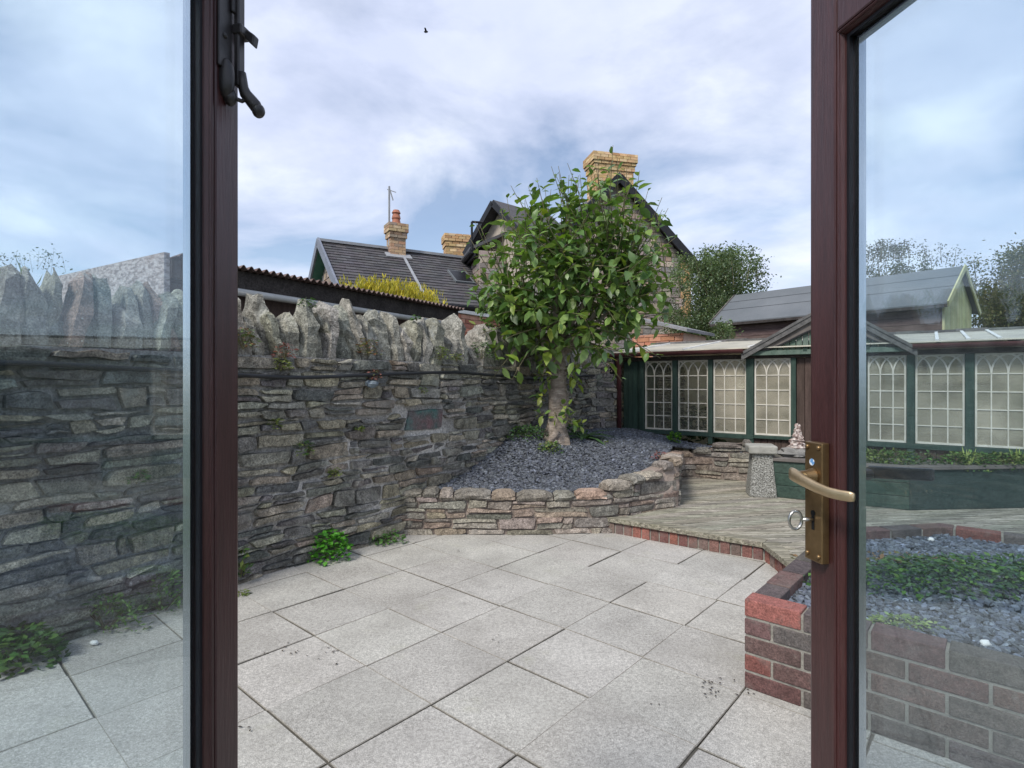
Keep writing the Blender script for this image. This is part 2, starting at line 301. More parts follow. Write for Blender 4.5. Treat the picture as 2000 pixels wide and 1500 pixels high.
def sheet_mat(name, c, tr):
    m = bpy.data.materials.new(name); m.use_nodes = True; t = m.node_tree; n = t.nodes; l = t.links; p = n['Principled BSDF']
    tc = n.new('ShaderNodeTexCoord'); x = n.new('ShaderNodeTexNoise'); x.inputs['Scale'].default_value = 3; x.inputs['Detail'].default_value = 7; l.new(tc.outputs['Object'], x.inputs[0])
    r = n.new('ShaderNodeValToRGB'); l.new(x.outputs['Fac'], r.inputs[0]); r.color_ramp.elements[0].position = .3; r.color_ramp.elements[1].position = .7
    r.color_ramp.elements[0].color = (*[k * .72 for k in c], 1); r.color_ramp.elements[1].color = (*c, 1)
    l.new(r.outputs[0], p.inputs['Base Color']); p.inputs['Roughness'].default_value = .35
    tl = n.new('ShaderNodeBsdfTranslucent'); l.new(r.outputs[0], tl.inputs[0]); mx = n.new('ShaderNodeMixShader'); mx.inputs[0].default_value = tr
    l.new(p.outputs[0], mx.inputs[1]); l.new(tl.outputs[0], mx.inputs[2]); l.new(mx.outputs[0], n['Material Output'].inputs[0]); return m
M['sheet'] = sheet_mat('dirty_plastic_roofing', (.9, .86, .74), .4)
M['door_glass'] = glass('door_glass', (.938, .975, .990), 1.5, .012, (.62, .70, .74), 0, 2)
M['gh_glass'] = glass('old_window_glass', (.92, .94, .91), 1.5, .10, (.50, .48, .42), .02, 5)
M['gh_glass2'] = glass('dusty_brightened_glass', (.92, .94, .90), 1.5, .42, (.66, .60, .49), .03, 3)  # dust film, paler and thicker to make up for the dimly lit back wall

UP = Vector((0, 0, 1))
def var(c, a=.12, h=.03):
    k = 1 + rng.uniform(-a, a); return tuple(max(0, x * k * (1 + rng.uniform(-h, h))) for x in c)

# ================================================================ SETTING: ground, patio
g = MB(); g.poly([(-900, -900, -.03), (900, -900, -.03), (900, 900, -.03), (-900, 900, -.03)]); tag(obj('ground', g, M['grass_far']), kind='structure')
g = MB(); g.poly([(-5, -1.5, -.005), (8, -1.5, -.005), (8, 9, -.005), (-5, 9, -.005)]); tag(obj('patio_bed', g, M['ground']), kind='structure')
TH = 0.7205; SL = .45
GA = Vector((-math.cos(TH), math.sin(TH), 0)); GB = Vector((math.sin(TH), math.cos(TH), 0)); GO = Vector((.786 * SL, 3.585 * SL, 0))
WP = Vector((-2.975, 1.6, 0)); WD = Vector((.678, 1, 0)).normalized(); WN = Vector((WD.y, -WD.x, 0)); WLEN = 7.2
pat = MB()
for a in range(-6, 12):
    for b in range(-9, 13):
        c = GO + GA * ((a + .5) * SL) + GB * ((b + .5) * SL)
        if c.y < -.9 or c.y > 5.6 or c.x > 3.2: continue
        if (c - WP).dot(WN) < -.42: continue
        if c.x > 1.2 and c.y > 4.6: continue
        j = .0045
        ox, oy = rng.uniform(-j, j), rng.uniform(-j, j); dz = rng.uniform(-.002, .002); t1, t2 = rng.uniform(-.002, .002), rng.uniform(-.002, .002)
        gp = .0019 + rng.uniform(-.0009, .0012); h = SL / 2 - gp; r = .003; tint = var((1, 1, .985), .06, .006)
        n0 = len(pat.v)
        for (hh, zz_) in ((h, -.03), (h, -r), (h - r, 0)):
            for sx, sy in ((-1, -1), (1, -1), (1, 1), (-1, 1)):
                pat.v.append(c + GA * (sx * hh + ox) + GB * (sy * hh + oy) + UP * (zz_ + dz + sx * t1 + sy * t2 + .004))
        for k in range(2):
            for i in range(4):
                pat.face((n0 + k * 4 + i, n0 + k * 4 + (i + 1) % 4, n0 + k * 4 + 4 + (i + 1) % 4, n0 + k * 4 + 4 + i), (.3, .29, .26) if k == 0 else (.6, .58, .54))
        pat.face((n0 + 8, n0 + 9, n0 + 10, n0 + 11), tint)
tag(obj('patio', pat, M['slab']), kind='structure')

# ================================================================ rubble stone builder
XS = [0, .03, .22, .5, .78, .97, 1]; YS = [0, .07, .5, .93, 1]
def stone(mb, Fn, q, thick, tint, sd, irr=1.0):
    """a rough stone filling quad q = ((s,t) x4: bl, br, tr, tl) on the wall map Fn(s,t,n)"""
    n0 = len(mb.v); nu, nv = len(XS), len(YS)
    crn = rng.uniform(.1, .75)
    th1 = thick * rng.uniform(.55, 1.5); tx = rng.uniform(-.35, .35); ty = rng.uniform(-.3, .3)
    for j, b in enumerate(YS):
        for i, a in enumerate(XS):
            s_ = lerp(lerp(q[0][0], q[1][0], a), lerp(q[3][0], q[2][0], a), b)
            t_ = lerp(lerp(q[0][1], q[1][1], a), lerp(q[3][1], q[2][1], a), b)
            # rounded corners
            ax, by = abs(a - .5) * 2, abs(b - .5) * 2
            cr = max(0, ax * by - .62) * crn
            s_ = lerp(s_, (q[0][0] + q[2][0]) / 2, cr * .3); t_ = lerp(t_, (q[0][1] + q[2][1]) / 2, cr)
            s_ += irr * (.012 * nz(s_ * 16, t_ * 16, sd)); t_ += irr * (.013 * nz(s_ * 11, t_ * 16, sd + 9) + .005 * nz(s_ * 30, t_ * 30, sd))
            e = max(ax, by); d = 0 if e > .999 else (1 - (e ** 12) * .22)
            n_ = -.03 if d == 0 else th1 * d * (1 + tx * (a - .5) + ty * (b - .5)) + .008 * nz(s_ * 11, t_ * 19, sd + 3) + .004 * nz(s_ * 40, t_ * 40, sd)
            mb.v.append(Fn(s_, t_, n_))
    for j in range(nv - 1):
        for i in range(nu - 1):
            k = n0 + j * nu + i; mb.face((k, k + 1, k + nu + 1, k + nu), tint)

def rubble(mb, Fn, s0, s1, top, z0, hts, wds, thick, tints, gap=.006, seed=0, skip=None, irr=1.0):
    """random courses between z0 and top(s); bed lines wander"""
    z = z0; row = 0
    zmax = max(top(s0 + (s1 - s0) * i / 20) for i in range(21))
    wob = lambda s, zc, r: irr * (.030 * nz(s * 1.3, r * .9 + seed, 1) + .022 * nz(s * 4.5, r * 1.7, seed))
    edges = [z]
    while z < zmax:
        z += rng.uniform(*hts); edges.append(z)
    for r in range(len(edges) - 1):
        a, b = edges[r], edges[r + 1]; s = s0 - rng.uniform(0, .1); prevj = None
        while s < s1:
            wd = rng.uniform(*wds) * (1 + .6 * (b - a) / hts[1] * rng.random())
            if rng.random() < .12: wd *= .45
            e = min(s + wd, s1 + .02); sl0 = rng.uniform(-.014, .014)
            lo0, lo1 = a + wob(s, a, r), a + wob(e, a, r); hi0, hi1 = b + wob(s, b, r + 1), b + wob(e, b, r + 1)
            tp0, tp1 = top(max(s0, s)), top(min(e, s1)); hi0 = min(hi0, tp0); hi1 = min(hi1, tp1)
            if hi0 - lo0 < .014 or hi1 - lo1 < .014: s = e; prevj = None; continue
            ls, le = s, e; hj = rng.uniform(-.02, .02) * irr
            j1 = sl0
            parts = 1
            if (hi0 - lo0) > hts[1] * .62 and rng.random() < .55: parts = 2
            if s < s0: ls = s0
            cut = rng.uniform(.35, .65)
            for k in range(parts):
                f0, f1 = (0, 1) if parts == 1 else ((0, cut) if k == 0 else (cut, 1))
                g0 = gap * rng.uniform(.6, 1.7)
                c0 = (hi0 - lo0); c1 = (hi1 - lo1); tl = rng.uniform(-.016, .016) * irr
                q = ((ls + g0 + (prevj or 0), lo0 + c0 * f0 + g0), (le - g0 + hj, lo1 + c1 * f0 + g0 + tl), (le - g0 - hj, lo1 + c1 * f1 - g0), (ls + g0 - (prevj or 0), lo0 + c0 * f1 - g0 + tl * .5))
                if skip and skip((ls + le) / 2, (lo0 + hi0) / 2): continue
                if q[1][0] - q[0][0] < .02 or q[3][1] - q[0][1] < .01: continue
                stone(mb, Fn, q, thick, var(rng.choice(tints), .18, .05), rng.uniform(0, 99), irr)
            prevj = hj; s = e

# ================================================================ the long stone boundary wall
def bowf(s): t = s / WLEN; return -.095 * math.sin(math.pi * min(1, max(0, (s - 1.1) / 2.4))) if 1.1 < s < 3.5 else 0
def WF(s, t, n): return WP + WD * s + WN * (n + bowf(s) * (1 - .6 * min(1, max(0, t / 1.4))) - .02 * t) + UP * t
bw = thing('stone_boundary_wall', WP + WD * (WLEN / 2), 'tall dark rubble stone boundary wall with jagged upright coping, running along the left of the patio', 'wall')
TINT = [(1, .985, .93), (.62, .62, .66), (.45, .47, .52), (1.2, 1.14, 1.0), (.9, .86, .77), (.55, .57, .62), (1.05, .95, .85), (.8, .82, .8), (1.2, 1.18, 1.12), (.65, .66, .68)]
core = MB()
ns_ = 60
for i in range(ns_):
    sa, sb = WLEN * i / ns_, WLEN * (i + 1) / ns_
    core.hexa([WF(sa, -.03, -.42), WF(sa, -.03, 0), WF(sb, -.03, 0), WF(sb, -.03, -.42), WF(sa, 1.46, -.42), WF(sa, 1.46, 0), WF(sb, 1.46, 0), WF(sb, 1.46, -.42)])
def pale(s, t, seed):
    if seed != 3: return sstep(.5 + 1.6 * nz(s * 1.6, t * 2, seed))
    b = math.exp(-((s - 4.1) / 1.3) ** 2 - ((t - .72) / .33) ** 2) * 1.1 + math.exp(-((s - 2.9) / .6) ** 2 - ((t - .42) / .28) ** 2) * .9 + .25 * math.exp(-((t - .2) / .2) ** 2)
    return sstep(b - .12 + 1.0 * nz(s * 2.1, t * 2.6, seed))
def mortar_face(Fn, s0, s1, top, z0, step, amp, seed):
    m = MB(); nu = int((s1 - s0) / step); nv = 44; n0 = 0
    for i in range(nu + 1):
        s = s0 + (s1 - s0) * i / nu; tp = top(s)
        for j in range(nv + 1):
            t = z0 + (tp - z0) * j / nv; lvl = nz(s * .9, t * 1.2, seed)
            m.v.append(Fn(s, t, -(.026 if amp > .03 else .014) + amp * pale(s, t, seed) + .007 * nz(s * 14, t * 14, seed)))
    for i in range(nu):
        for j in range(nv):
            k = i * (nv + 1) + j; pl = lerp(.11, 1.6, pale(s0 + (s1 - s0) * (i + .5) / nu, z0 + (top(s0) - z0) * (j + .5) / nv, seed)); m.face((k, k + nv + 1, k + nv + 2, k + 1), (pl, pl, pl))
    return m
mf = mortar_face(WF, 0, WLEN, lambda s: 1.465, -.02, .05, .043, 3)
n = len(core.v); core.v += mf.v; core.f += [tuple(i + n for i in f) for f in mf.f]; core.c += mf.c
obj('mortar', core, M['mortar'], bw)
wall = MB()
SPEC = [(at(823, 818, 1), 0)]
q1 = ray_line(WP, WD, 786); q2 = ray_line(WP, WD, 868)
def zat(u, v):
    q = ray_line(WP, WD, u); d = (WP + WD * q).y; return q, CZ - (v - HY) / F * d
sA, zA = zat(786, 845); sB, zB = zat(866, 797)
skipf = lambda s, z: (sA - .03 < s < sB + .03 and zA - .02 < z < zB + .02)
rubble(wall, WF, 0, WLEN, lambda s: 1.462, -.02, (.034, .112), (.09, .30), .038, TINT, gap=.006, seed=4, skip=skipf)
obj('stonework', wall, M['stone'], bw)
st = MB(); stone(st, WF, ((sA, zA), (sB - .02, zA - .005), (sB, zB), (sA + .07, zB)), .05, (1, 1, 1), 5); obj('painted_stone', st, M['stain'], bw)
# top bedding course under the coping
# upright coping stones
s = -.02; k = 0
while s < WLEN - .05:
    c = MB(); wd = rng.choice([.06, .08, .09, .11, .13, .16, .10, .19]) * rng.uniform(.9, 1.15); ht = rng.choice([rng.uniform(.26, .34), rng.uniform(.34, .46), rng.uniform(.38, .47)])
    if s < 2.3: wd = rng.uniform(.07, .15); ht = rng.uniform(.36, .43)
    if rng.random() < .13: ht *= .62
    lean = rng.uniform(-.10, .10); tw = rng.uniform(.3, .95); slant = rng.uniform(-1.3, 1.3); off = rng.uniform(-.06, .04); sd = rng.uniform(0, 99)
    nu, nv = 8, 7; n0 = 0; dep = rng.uniform(.24, .38)
    pk = rng.uniform(-.35, .35)
    for j in range(nv + 1):
        t = j / nv; hw = wd / 2 * (1.04 - (1 - tw) * t ** 2.6) ; hd = dep / 2 * (1 - .45 * t ** 2.4)
        if j == nv: hw *= .55; hd *= .6
        for i in range(nu):
            an = 2 * math.pi * (i + .5) / nu; cx, cy = math.cos(an), math.sin(an)
            sx = math.copysign(abs(cx) ** .55, cx); sy = math.copysign(abs(cy) ** .6, cy)
            p_s = s + wd / 2 + lean * t + sx * hw + pk * wd * .3 * t * t; p_n = -.17 + off + sy * hd + .02 * t
            p_t = 1.44 + ht * t + slant * sx * hw * t ** 4 + (.02 * sx * rng.uniform(-1, 1) if j == nv else 0)
            dv = Vector((p_s * 11, p_n * 11, p_t * 9 + sd))
            am = .046 * min(1, t + .4)
            c.v.append(WF(p_s + am * noise.noise(dv) * .7, p_t + am * noise.noise(dv + Vector((5, 0, 0))) * t, p_n + am * 1.2 * noise.noise(dv + Vector((0, 7, 0)))))
    for j in range(nv):
        for i in range(nu): a = j * nu + i; b = j * nu + (i + 1) % nu; c.face((a, b, b + nu, a + nu))
    c.face([nv * nu + i for i in range(nu)])
    pink = k in (5, 17, 24)
    tint = (1.12, .84, .78) if pink else var(rng.choice([(1, 1, .98), (.82, .83, .8), (1.15, 1.14, 1.08), (.95, .93, .86)]), .1)
    c.c = [tint] * len(c.f)
    o = obj('coping_stone', c, M['cope'], bw)
    if pink: o['label'] = 'pinkish sandstone coping stone'
    s += wd * rng.uniform(.70, .9); k += 1

fb = MB(); s = 0
while s < WLEN - .1:
    wd = rng.uniform(.1, .24); fb.lump(WF(s + wd / 2, 1.53, -.2), (wd * .6, .13, .13), s, .3, var((.8, .8, .78), .2), 8, 6, 2, Matrix.Rotation(math.atan2(WD.y, WD.x), 3, 'Z')); s += wd * .8
obj('coping_packing', fb, M['cope'], bw)
# wall return behind the tree
WC = WP + WD * WLEN
RD = (Vector((1.56, 7.86, 0)) - WC); RL = RD.length; RD.normalize(); RN = Vector((RD.y, -RD.x, 0))
def RF(s, t, n): return WC + RD * s + RN * n + UP * t
rw = thing('stone_wall', WC + RD * (RL / 2), 'short length of rubble stone wall behind the tree, joining the glasshouse', 'wall')
m = mortar_face(RF, -.3, RL, lambda s: 1.75, 0, .05, .04, 8)
n = len(m.v); m.hexa([RF(-.4, 0, -.4), RF(-.4, 0, 0), RF(RL, 0, 0), RF(RL, 0, -.4), RF(-.4, 1.74, -.4), RF(-.4, 1.74, 0), RF(RL, 1.74, 0), RF(RL, 1.74, -.4)])
obj('mortar', m, M['mortar'], rw)
r2 = MB(); rubble(r2, RF, -.1, RL, lambda s: 1.76, 0, (.06, .13), (.09, .24), .03, [tuple(k * 1.15 for k in t) for t in TINT], seed=14); obj('stonework', r2, M['stone'], rw)

# black cable sagging along the wall
cb = MB(); pts = []
for i in range(70):
    s = WLEN * i / 69; pts.append(WF(s, 1.345 + .026 * math.sin(s * 2.0 - .6) + .012 * nz(s * 1.7), .082 + .012 * nz(s * 3, 4)))
cb.tube(pts, .0135, 8)
tag(obj('cable', cb, M['cable'], smooth=True), 'black cable sagging along the face of the long stone wall', 'cable')

# ================================================================ raised slate bed by the tree
BED = [(-.99, 4.66, .385), (-.4, 4.67, .37), (.2, 4.67, .345), (.62, 4.70, .35), (.80, 4.72, .36), (.98, 4.78, .45), (1.22, 4.96, .455), (1.36, 5.06, .52), (1.53, 5.13, .57), (1.64, 5.5, .56), (1.80, 6.0, .50), (2.03, 6.70, .44), (2.2, 6.70, .45), (2.45, 6.58, .56), (2.78, 6.44, .60)]
plen = [0]
for a, b in zip(BED, BED[1:]): plen.append(plen[-1] + math.hypot(b[0] - a[0], b[1] - a[1]))
def bedp(s):
    s = max(0, min(plen[-1] - 1e-4, s)); i = max(k for k in range(len(plen) - 1) if plen[k] <= s); t = (s - plen[i]) / (plen[i + 1] - plen[i])
    a, b = BED[i], BED[i + 1]; d = Vector((b[0] - a[0], b[1] - a[1], 0)).normalized()
    return Vector((lerp(a[0], b[0], t), lerp(a[1], b[1], t), 0)), Vector((d.y, -d.x, 0)), lerp(a[2], b[2], t)
def BF(s, t, n): p, nn, _ = bedp(s); return p + nn * n + UP * t
bed = thing('raised_bed_wall', (0.5, 4.8, 0), 'low curved brown rubble stone wall holding back the slate bed under the tree', 'wall')
bt = [(1, .97, .93), (.8, .79, .75), (1.12, 1.06, .98), (1.02, .88, .78), (.74, .73, .72), (1.15, 1.12, 1.05)]
m = mortar_face(BF, 0, plen[-1], lambda s: bedp(s)[2] - .02, 0, .04, .022, 21)
for i in range(60):
    a, b = plen[-1] * i / 60, plen[-1] * (i + 1) / 60
    ta, tb = bedp(a)[2] - .03, bedp(b)[2] - .03
    m.hexa([BF(a, 0, -.17), BF(a, 0, 0), BF(b, 0, 0), BF(b, 0, -.17), BF(a, ta, -.17), BF(a, ta, 0), BF(b, tb, 0), BF(b, tb, -.17)])
obj('mortar', m, M['bedmortar'], bed)
m = MB(); rubble(m, BF, 0, plen[-1], lambda s: bedp(s)[2] - .045, 0, (.05, .11), (.12, .36), .019, bt, gap=.003, seed=31, irr=.8); obj('stonework', m, M['bedstone'], bed)
# cap stones along the top
s = 0
caps = MB()
while s < plen[-1]:
    wd = rng.uniform(.12, .34); e = min(s + wd, plen[-1]); zt = bedp((s + e) / 2)[2]; h = rng.uniform(.028, .055); sd = rng.uniform(0, 50)
    n0 = len(caps.v); tint = var(rng.choice(bt + [(1.2, .95, .80)]), .12); nn = 5
    for i in range(nn + 1):
        ss = lerp(s + .006, e - .006, i / nn)
        ed = .5 if i in (0, nn) else 1
        for (nn_, tt) in ((.035, zt - .055), (.045 * ed, zt - .03), (.03, zt - .055 + h * ed + .012), (-.07, zt - .05 + h * ed + .018), (-.155, zt - .05 + h * ed), (-.17, zt - .07)):
            caps.v.append(BF(ss, tt + .009 * nz(ss * 12, nn_ * 20, sd), nn_ + .015 * nz(ss * 9, tt * 30, sd)))
    for i in range(nn):
        for j in range(5): a = n0 + i * 6 + j; caps.face((a, a + 6, a + 7, a + 1), tint)
    caps.face([n0 + j for j in range(6)], tint); caps.face([n0 + nn * 6 + j for j in range(6)][::-1], tint)
    s = e
obj('cap_stones', caps, M['bedstone'], bed)

def bed_h(x, y):
    h = .335 + .30 * sstep((y - 4.82) / 1.5) - .16 * sstep((x - 1.35) / .9) * sstep((7.9 - y) / 1.0)
    h += .09 * math.exp(-(((x - .1) / .5) ** 2 + ((y - 5.9) / .5) ** 2)) + .012 * nz(x * 3, y * 3)
    return h
def inpoly(x, y, P):
    c = False; j = len(P) - 1
    for i in range(len(P)):
        if (P[i][1] > y) != (P[j][1] > y) and x < (P[j][0] - P[i][0]) * (y - P[i][1]) / (P[j][1] - P[i][1]) + P[i][0]: c = not c
        j = i
    return c
def offs(P, d):
    return P
GP = Vector((1.483, 7.85, 0)); GD = Vector((.7985, -.602, 0)); GN = Vector((-.602, -.7985, 0))   # glasshouse front line
bedpoly = [(p[0], p[1] + .08) if i < 6 else (p[0] - .08, p[1] + .03) for i, p in enumerate(BED)] + [(2.86, 6.66), (1.55, 7.84), tuple(WC.xy)]
bedpoly += [tuple((WP + WD * s).xy) for s in (6.4, 5.0, 3.9)]
def gravel(name, poly, hf, n, size, label, hcol, stepm=.05):
    x0, x1 = min(p[0] for p in poly), max(p[0] for p in poly); y0, y1 = min(p[1] for p in poly), max(p[1] for p in poly)
    m = MB(); nx = int((x1 - x0) / stepm) + 2; ny = int((y1 - y0) / stepm) + 2
    for i in range(nx):
        for j in range(ny):
            x, y = x0 + i * stepm, y0 + j * stepm; m.v.append(Vector((x, y, hf(x, y) - .012)))
    for i in range(nx - 1):
        for j in range(ny - 1):
            if inpoly(x0 + (i + .5) * stepm, y0 + (j + .5) * stepm, poly): a = i * ny + j; m.face((a, a + ny, a + ny + 1, a + 1), tuple(k * .45 for k in hcol))
    k = 0
    while k < n:
        x, y = rng.uniform(x0, x1), rng.uniform(y0, y1)
        if not inpoly(x, y, poly): continue
        k += 1
        z = hf(x, y) + rng.uniform(-.006, .008); r = size * rng.uniform(.5, 1.3); nn = rng.choice([4, 5, 5, 6]); ph = rng.uniform(0, 6.28)
        tilt = Vector((rng.gauss(0, .32), rng.gauss(0, .32), 1)).normalized(); X = tilt.cross(Vector((math.cos(ph), math.sin(ph), 0))).normalized(); Y = tilt.cross(X); as_ = rng.uniform(.45, .9)
        c = Vector((x, y, z)); b = rng.uniform(.4, 1.5)
        if rng.random() < .03: b = 2.2
        tint = (hcol[0] * b, hcol[1] * b, hcol[2] * b * rng.uniform(.95, 1.1)); th = r * rng.uniform(.16, .35)
        n0 = len(m.v); R_ = [(math.cos(6.283 * i / nn + rng.uniform(-.3, .3)) * r, math.sin(6.283 * i / nn) * r * as_) for i in range(nn)]
        for dz in (-th, th):
            for (px, py) in R_: m.v.append(c + X * px + Y * py + tilt * dz)
        m.face([n0 + nn + i for i in range(nn)], tint)
        for i in range(nn): m.face((n0 + i, n0 + (i + 1) % nn, n0 + nn + (i + 1) % nn, n0 + nn + i), tint)
    return tag(obj(name, m, M['slate']), label, 'gravel', kind='stuff')
gravel('slate_gravel', bedpoly, bed_h, 26000, .0165, 'blue grey slate chips mounded around the tree', (1, 1, 1))

# ================================================================ deck with brick riser
DZ = .132
deck = MB()
def clip(poly, p, nrm):
    o = []
    for i in range(len(poly)):
        a, b = poly[i], poly[(i + 1) % len(poly)]
        da, db = (a[0] - p[0]) * nrm[0] + (a[1] - p[1]) * nrm[1], (b[0] - p[0]) * nrm[0] + (b[1] - p[1]) * nrm[1]
        if da >= 0: o.append(a)
        if (da >= 0) != (db >= 0): t = da / (da - db); o.append((lerp(a[0], b[0], t), lerp(a[1], b[1], t)))
    return o
E0, E1, E2 = (.80, 4.745), (1.81, 3.98), (1.77, 3.45)
ed = Vector((E1[0] - E0[0], E1[1] - E0[1])).normalized(); en = (-ed.y, ed.x)
big = [(-3, 0), (9, 0), (9, 10), (-3, 10)]
reg1 = clip(clip(clip(clip(big, E0, en), (.80, 4.745), (1, .12)), (GP.x + GN.x * -1.6, GP.y + GN.y * -1.6), (GN.x, GN.y)), (6.3, 4), (-1, 0))
reg2 = clip(clip(clip(clip(big, E1, (-en[0], -en[1])), E1, (.53, -.04)), (1.5, 3.0), (.62, .78)), (6.3, 4), (-1, 0))
bd = Vector((math.cos(R(22)), math.sin(R(22)))); bn = (-bd.y, bd.x)
for reg in (reg1, reg2):
    for k in range(-10, 70):
        off = k * .118
        strip = clip(clip(reg, (bn[0] * off, bn[1] * off), bn), (bn[0] * (off + .111), bn[1] * (off + .111)), (-bn[0], -bn[1]))
        if len(strip) > 2: deck.prism(strip, DZ - .03, DZ + rng.uniform(-.0015, .0015), var((1, 1, 1), .22, .04))
# edge boards
e0, e1, e2 = Vector((*E0, 0)), Vector((*E1, 0)), Vector((*E2, 0))
EN = Vector((ed.y, -ed.x, 0)); ED = Vector((ed.x, ed.y, 0))
deck.obox(e0, ED, -EN, UP, (0, -.022, DZ - .034), ((e1 - e0).length, .09, DZ + .006), (.88, .88, .84))
D2 = (e2 - e1).normalized(); N2 = Vector((D2.y, -D2.x, 0))
deck.obox(e1, D2, -N2, UP, (-.01, -.022, DZ - .034), ((e2 - e1).length, .09, DZ + .005), (.9, .9, .86))
tag(obj('deck', deck, M['deck'], bevel=.003), kind='structure')
dk = MB(); dk.poly([(x, y, DZ - .05) for x, y in reg1]); dk.poly([(x, y, DZ - .05) for x, y in reg2]); tag(obj('deck_base', dk, M['dark']), kind='structure')
rb = thing('brick_riser', e0, 'row of upright red bricks under the edge of the timber deck', 'brick step')
bm_ = MB(); L1 = (e1 - e0).length; L2 = (e2 - e1).length
mm = MB(); mm.obox(e0, ED, -EN, UP, (0, .006, -.01), (L1, .1, DZ - .036)); mm.obox(e1, D2, -N2, UP, (0, .006, -.01), (L2, .1, DZ - .037)); obj('mortar', mm, M['bmortar'], rb)
BR = [(.26, .11, .085), (.21, .12, .10), (.29, .12, .095), (.18, .13, .115), (.20, .10, .085), (.20, .15, .125)]
for (o_, D_, N_, LL) in ((e0, ED, EN, L1), (e1, D2, N2, L2)):
    s = .012
    while s < LL - .03:
        wd = rng.uniform(.062, .072); p = rng.uniform(-.004, .005)
        bm_.obox(o_, D_, -N_, UP, (s, -p - .002, .0), (min(s + wd, LL), .09, DZ - .036 - rng.uniform(0, .004)), var(rng.choice(BR), .15)); s += wd + .010
obj('bricks', bm_, M['brick'], rb, bevel=.004)

# ================================================================ brick planter, right
A = Vector((.975, 2.33, 0)); B = Vector((2.0, 3.47, 0)); C = Vector((2.76, 3.60, 0)); Dp = Vector((3.60, 2.86, 0)); E_ = Vector((3.2, 2.0, 0)); F_ = Vector((2.10, 1.34, 0))
ring = [A, F_, E_, Dp, C, B]
bp = thing('brick_planter', (2.2, 2.6, 0), 'low brick planter with a red and grey brick rim, filled with slate chips', 'planter')
bk = MB(); mo = MB(); bt_ = .1025
BR2 = [(.17, .078, .065), (.095, .083, .08), (.14, .09, .08), (.20, .088, .072), (.115, .10, .095), (.14, .078, .07), (.15, .10, .088)]
for i in range(len(ring)):
    P0, P1 = ring[i], ring[(i + 1) % len(ring)]; D_ = (P1 - P0); LL = D_.length; D_.normalize(); IN = Vector((-D_.y, D_.x, 0))
    mo.obox(P0, D_, IN, UP, (.004, .005, -.01), (LL - .004, bt_ - .005, .364 - .0007 * i))
    if i == len(ring) - 1: LL -= bt_ + .006
    for row in range(5):
        z0 = row * .075 + .004; z1 = z0 + .065; s = -.0 if row % 2 == 0 else -.1125
        if row == 4: s = -.09 * (i % 2); z1 = .375 - .0009 * i
        while s < LL - .01:
            ln = .215; a, b = max(s, 0.0), min(s + ln, LL)
            if b - a > .03:
                if i % 3 == 0 and row < 4 and s < .3 or True: tint = var(rng.choice(BR2 if not (i == 0 and s > .2) else [(.125, .098, .085), (.10, .088, .08), (.135, .095, .082), (.115, .10, .09), (.14, .088, .076)]), .15, .06)  # front bricks greyed in colour to stand in for reflections in the door glass
                if row == 4 and a == 0 and i == 0: tint = (.30, .12, .10)
                mo_ = rng.uniform(-.0025, .0025)
                bk.obox(P0, D_, IN, UP, (a + (.0 if a == 0 else 0) + .0007 * i, mo_, z0), (b, bt_ + mo_, z1), tint)
            s += .225
obj('mortar', mo, M['bmortar'], bp); obj('bricks', bk, M['brick'], bp, bevel=.0045)
inner = [(1.10, 2.33), (2.10, 1.47), (3.12, 2.06), (3.47, 2.84), (2.74, 3.5), (2.06, 3.38)]
def ph(x, y): return .315 + .035 * math.exp(-(((x - 2.2) / .7) ** 2 + ((y - 2.6) / .5) ** 2)) + .008 * nz(x * 4, y * 4)
gravel('slate_gravel', inner, ph, 15000, .0155, 'blue grey slate chips inside the brick planter', (1.05, 1.1, 1.15))

# ================================================================ foliage tools
G1 = [(.055, .13, .028), (.085, .17, .035), (.04, .10, .028), (.11, .20, .05), (.07, .14, .045)]
GY = [(.16, .20, .05), (.20, .24, .07), (.12, .17, .045)]
GB_ = [(.05, .10, .06), (.07, .13, .075), (.09, .15, .08), (.04, .08, .045)]
def clump(mb, ctr, rad, n, ln, cols, flat=.5, upb=.5, wr=.55, segs=2, hemi=True, hf=None):
    ctr = Vector(ctr)
    for _ in range(n):
        th = rng.uniform(0, 6.283); r = math.sqrt(rng.random()); zt = rng.random()
        rr = r * math.sqrt(max(0, 1 - (zt * .9) ** 2))
        p = ctr + Vector((math.cos(th) * rr * rad[0], math.sin(th) * rr * rad[1], zt * rad[2]))
        if hf: p.z = hf(p.x, p.y) + zt * rad[2] * (1 - r * r * .7)
        d = Vector((math.cos(th + rng.gauss(0, .8)), math.sin(th + rng.gauss(0, .8)), rng.uniform(-.3, 1) * upb))
        l_ = ln * rng.uniform(.6, 1.3); mb.leaf(p, d, (UP + Vector((rng.gauss(0, flat), rng.gauss(0, flat), 0))).normalized(), l_, l_ * wr, var(rng.choice(cols), .25, .06), rng.uniform(0, .4), rng.uniform(0, .3), segs)
def plant(name, ctr, rad, n, ln, cols, label, cat, group=None, **kw):
    t = thing(name, ctr, label, cat, group); m = MB(); clump(m, ctr, rad, n, ln, cols, **kw)
    obj('foliage', m, M['leaf2'], t)
    s_ = MB()
    for _ in range(7):
        a = rng.uniform(0, 6.28); s_.tube([Vector(ctr) - UP * .01, Vector(ctr) + Vector((math.cos(a) * rad[0] * .4, math.sin(a) * rad[1] * .4, rad[2] * .5))], .0025, 4)
    obj('stem', s_, M['twig'], t); return t
def onwall(u, v, n=.03):
    q = ray_line(WP, WD, u); d = (WP + WD * q).y; return WF(q, CZ - (v - HY) / F * d, n)
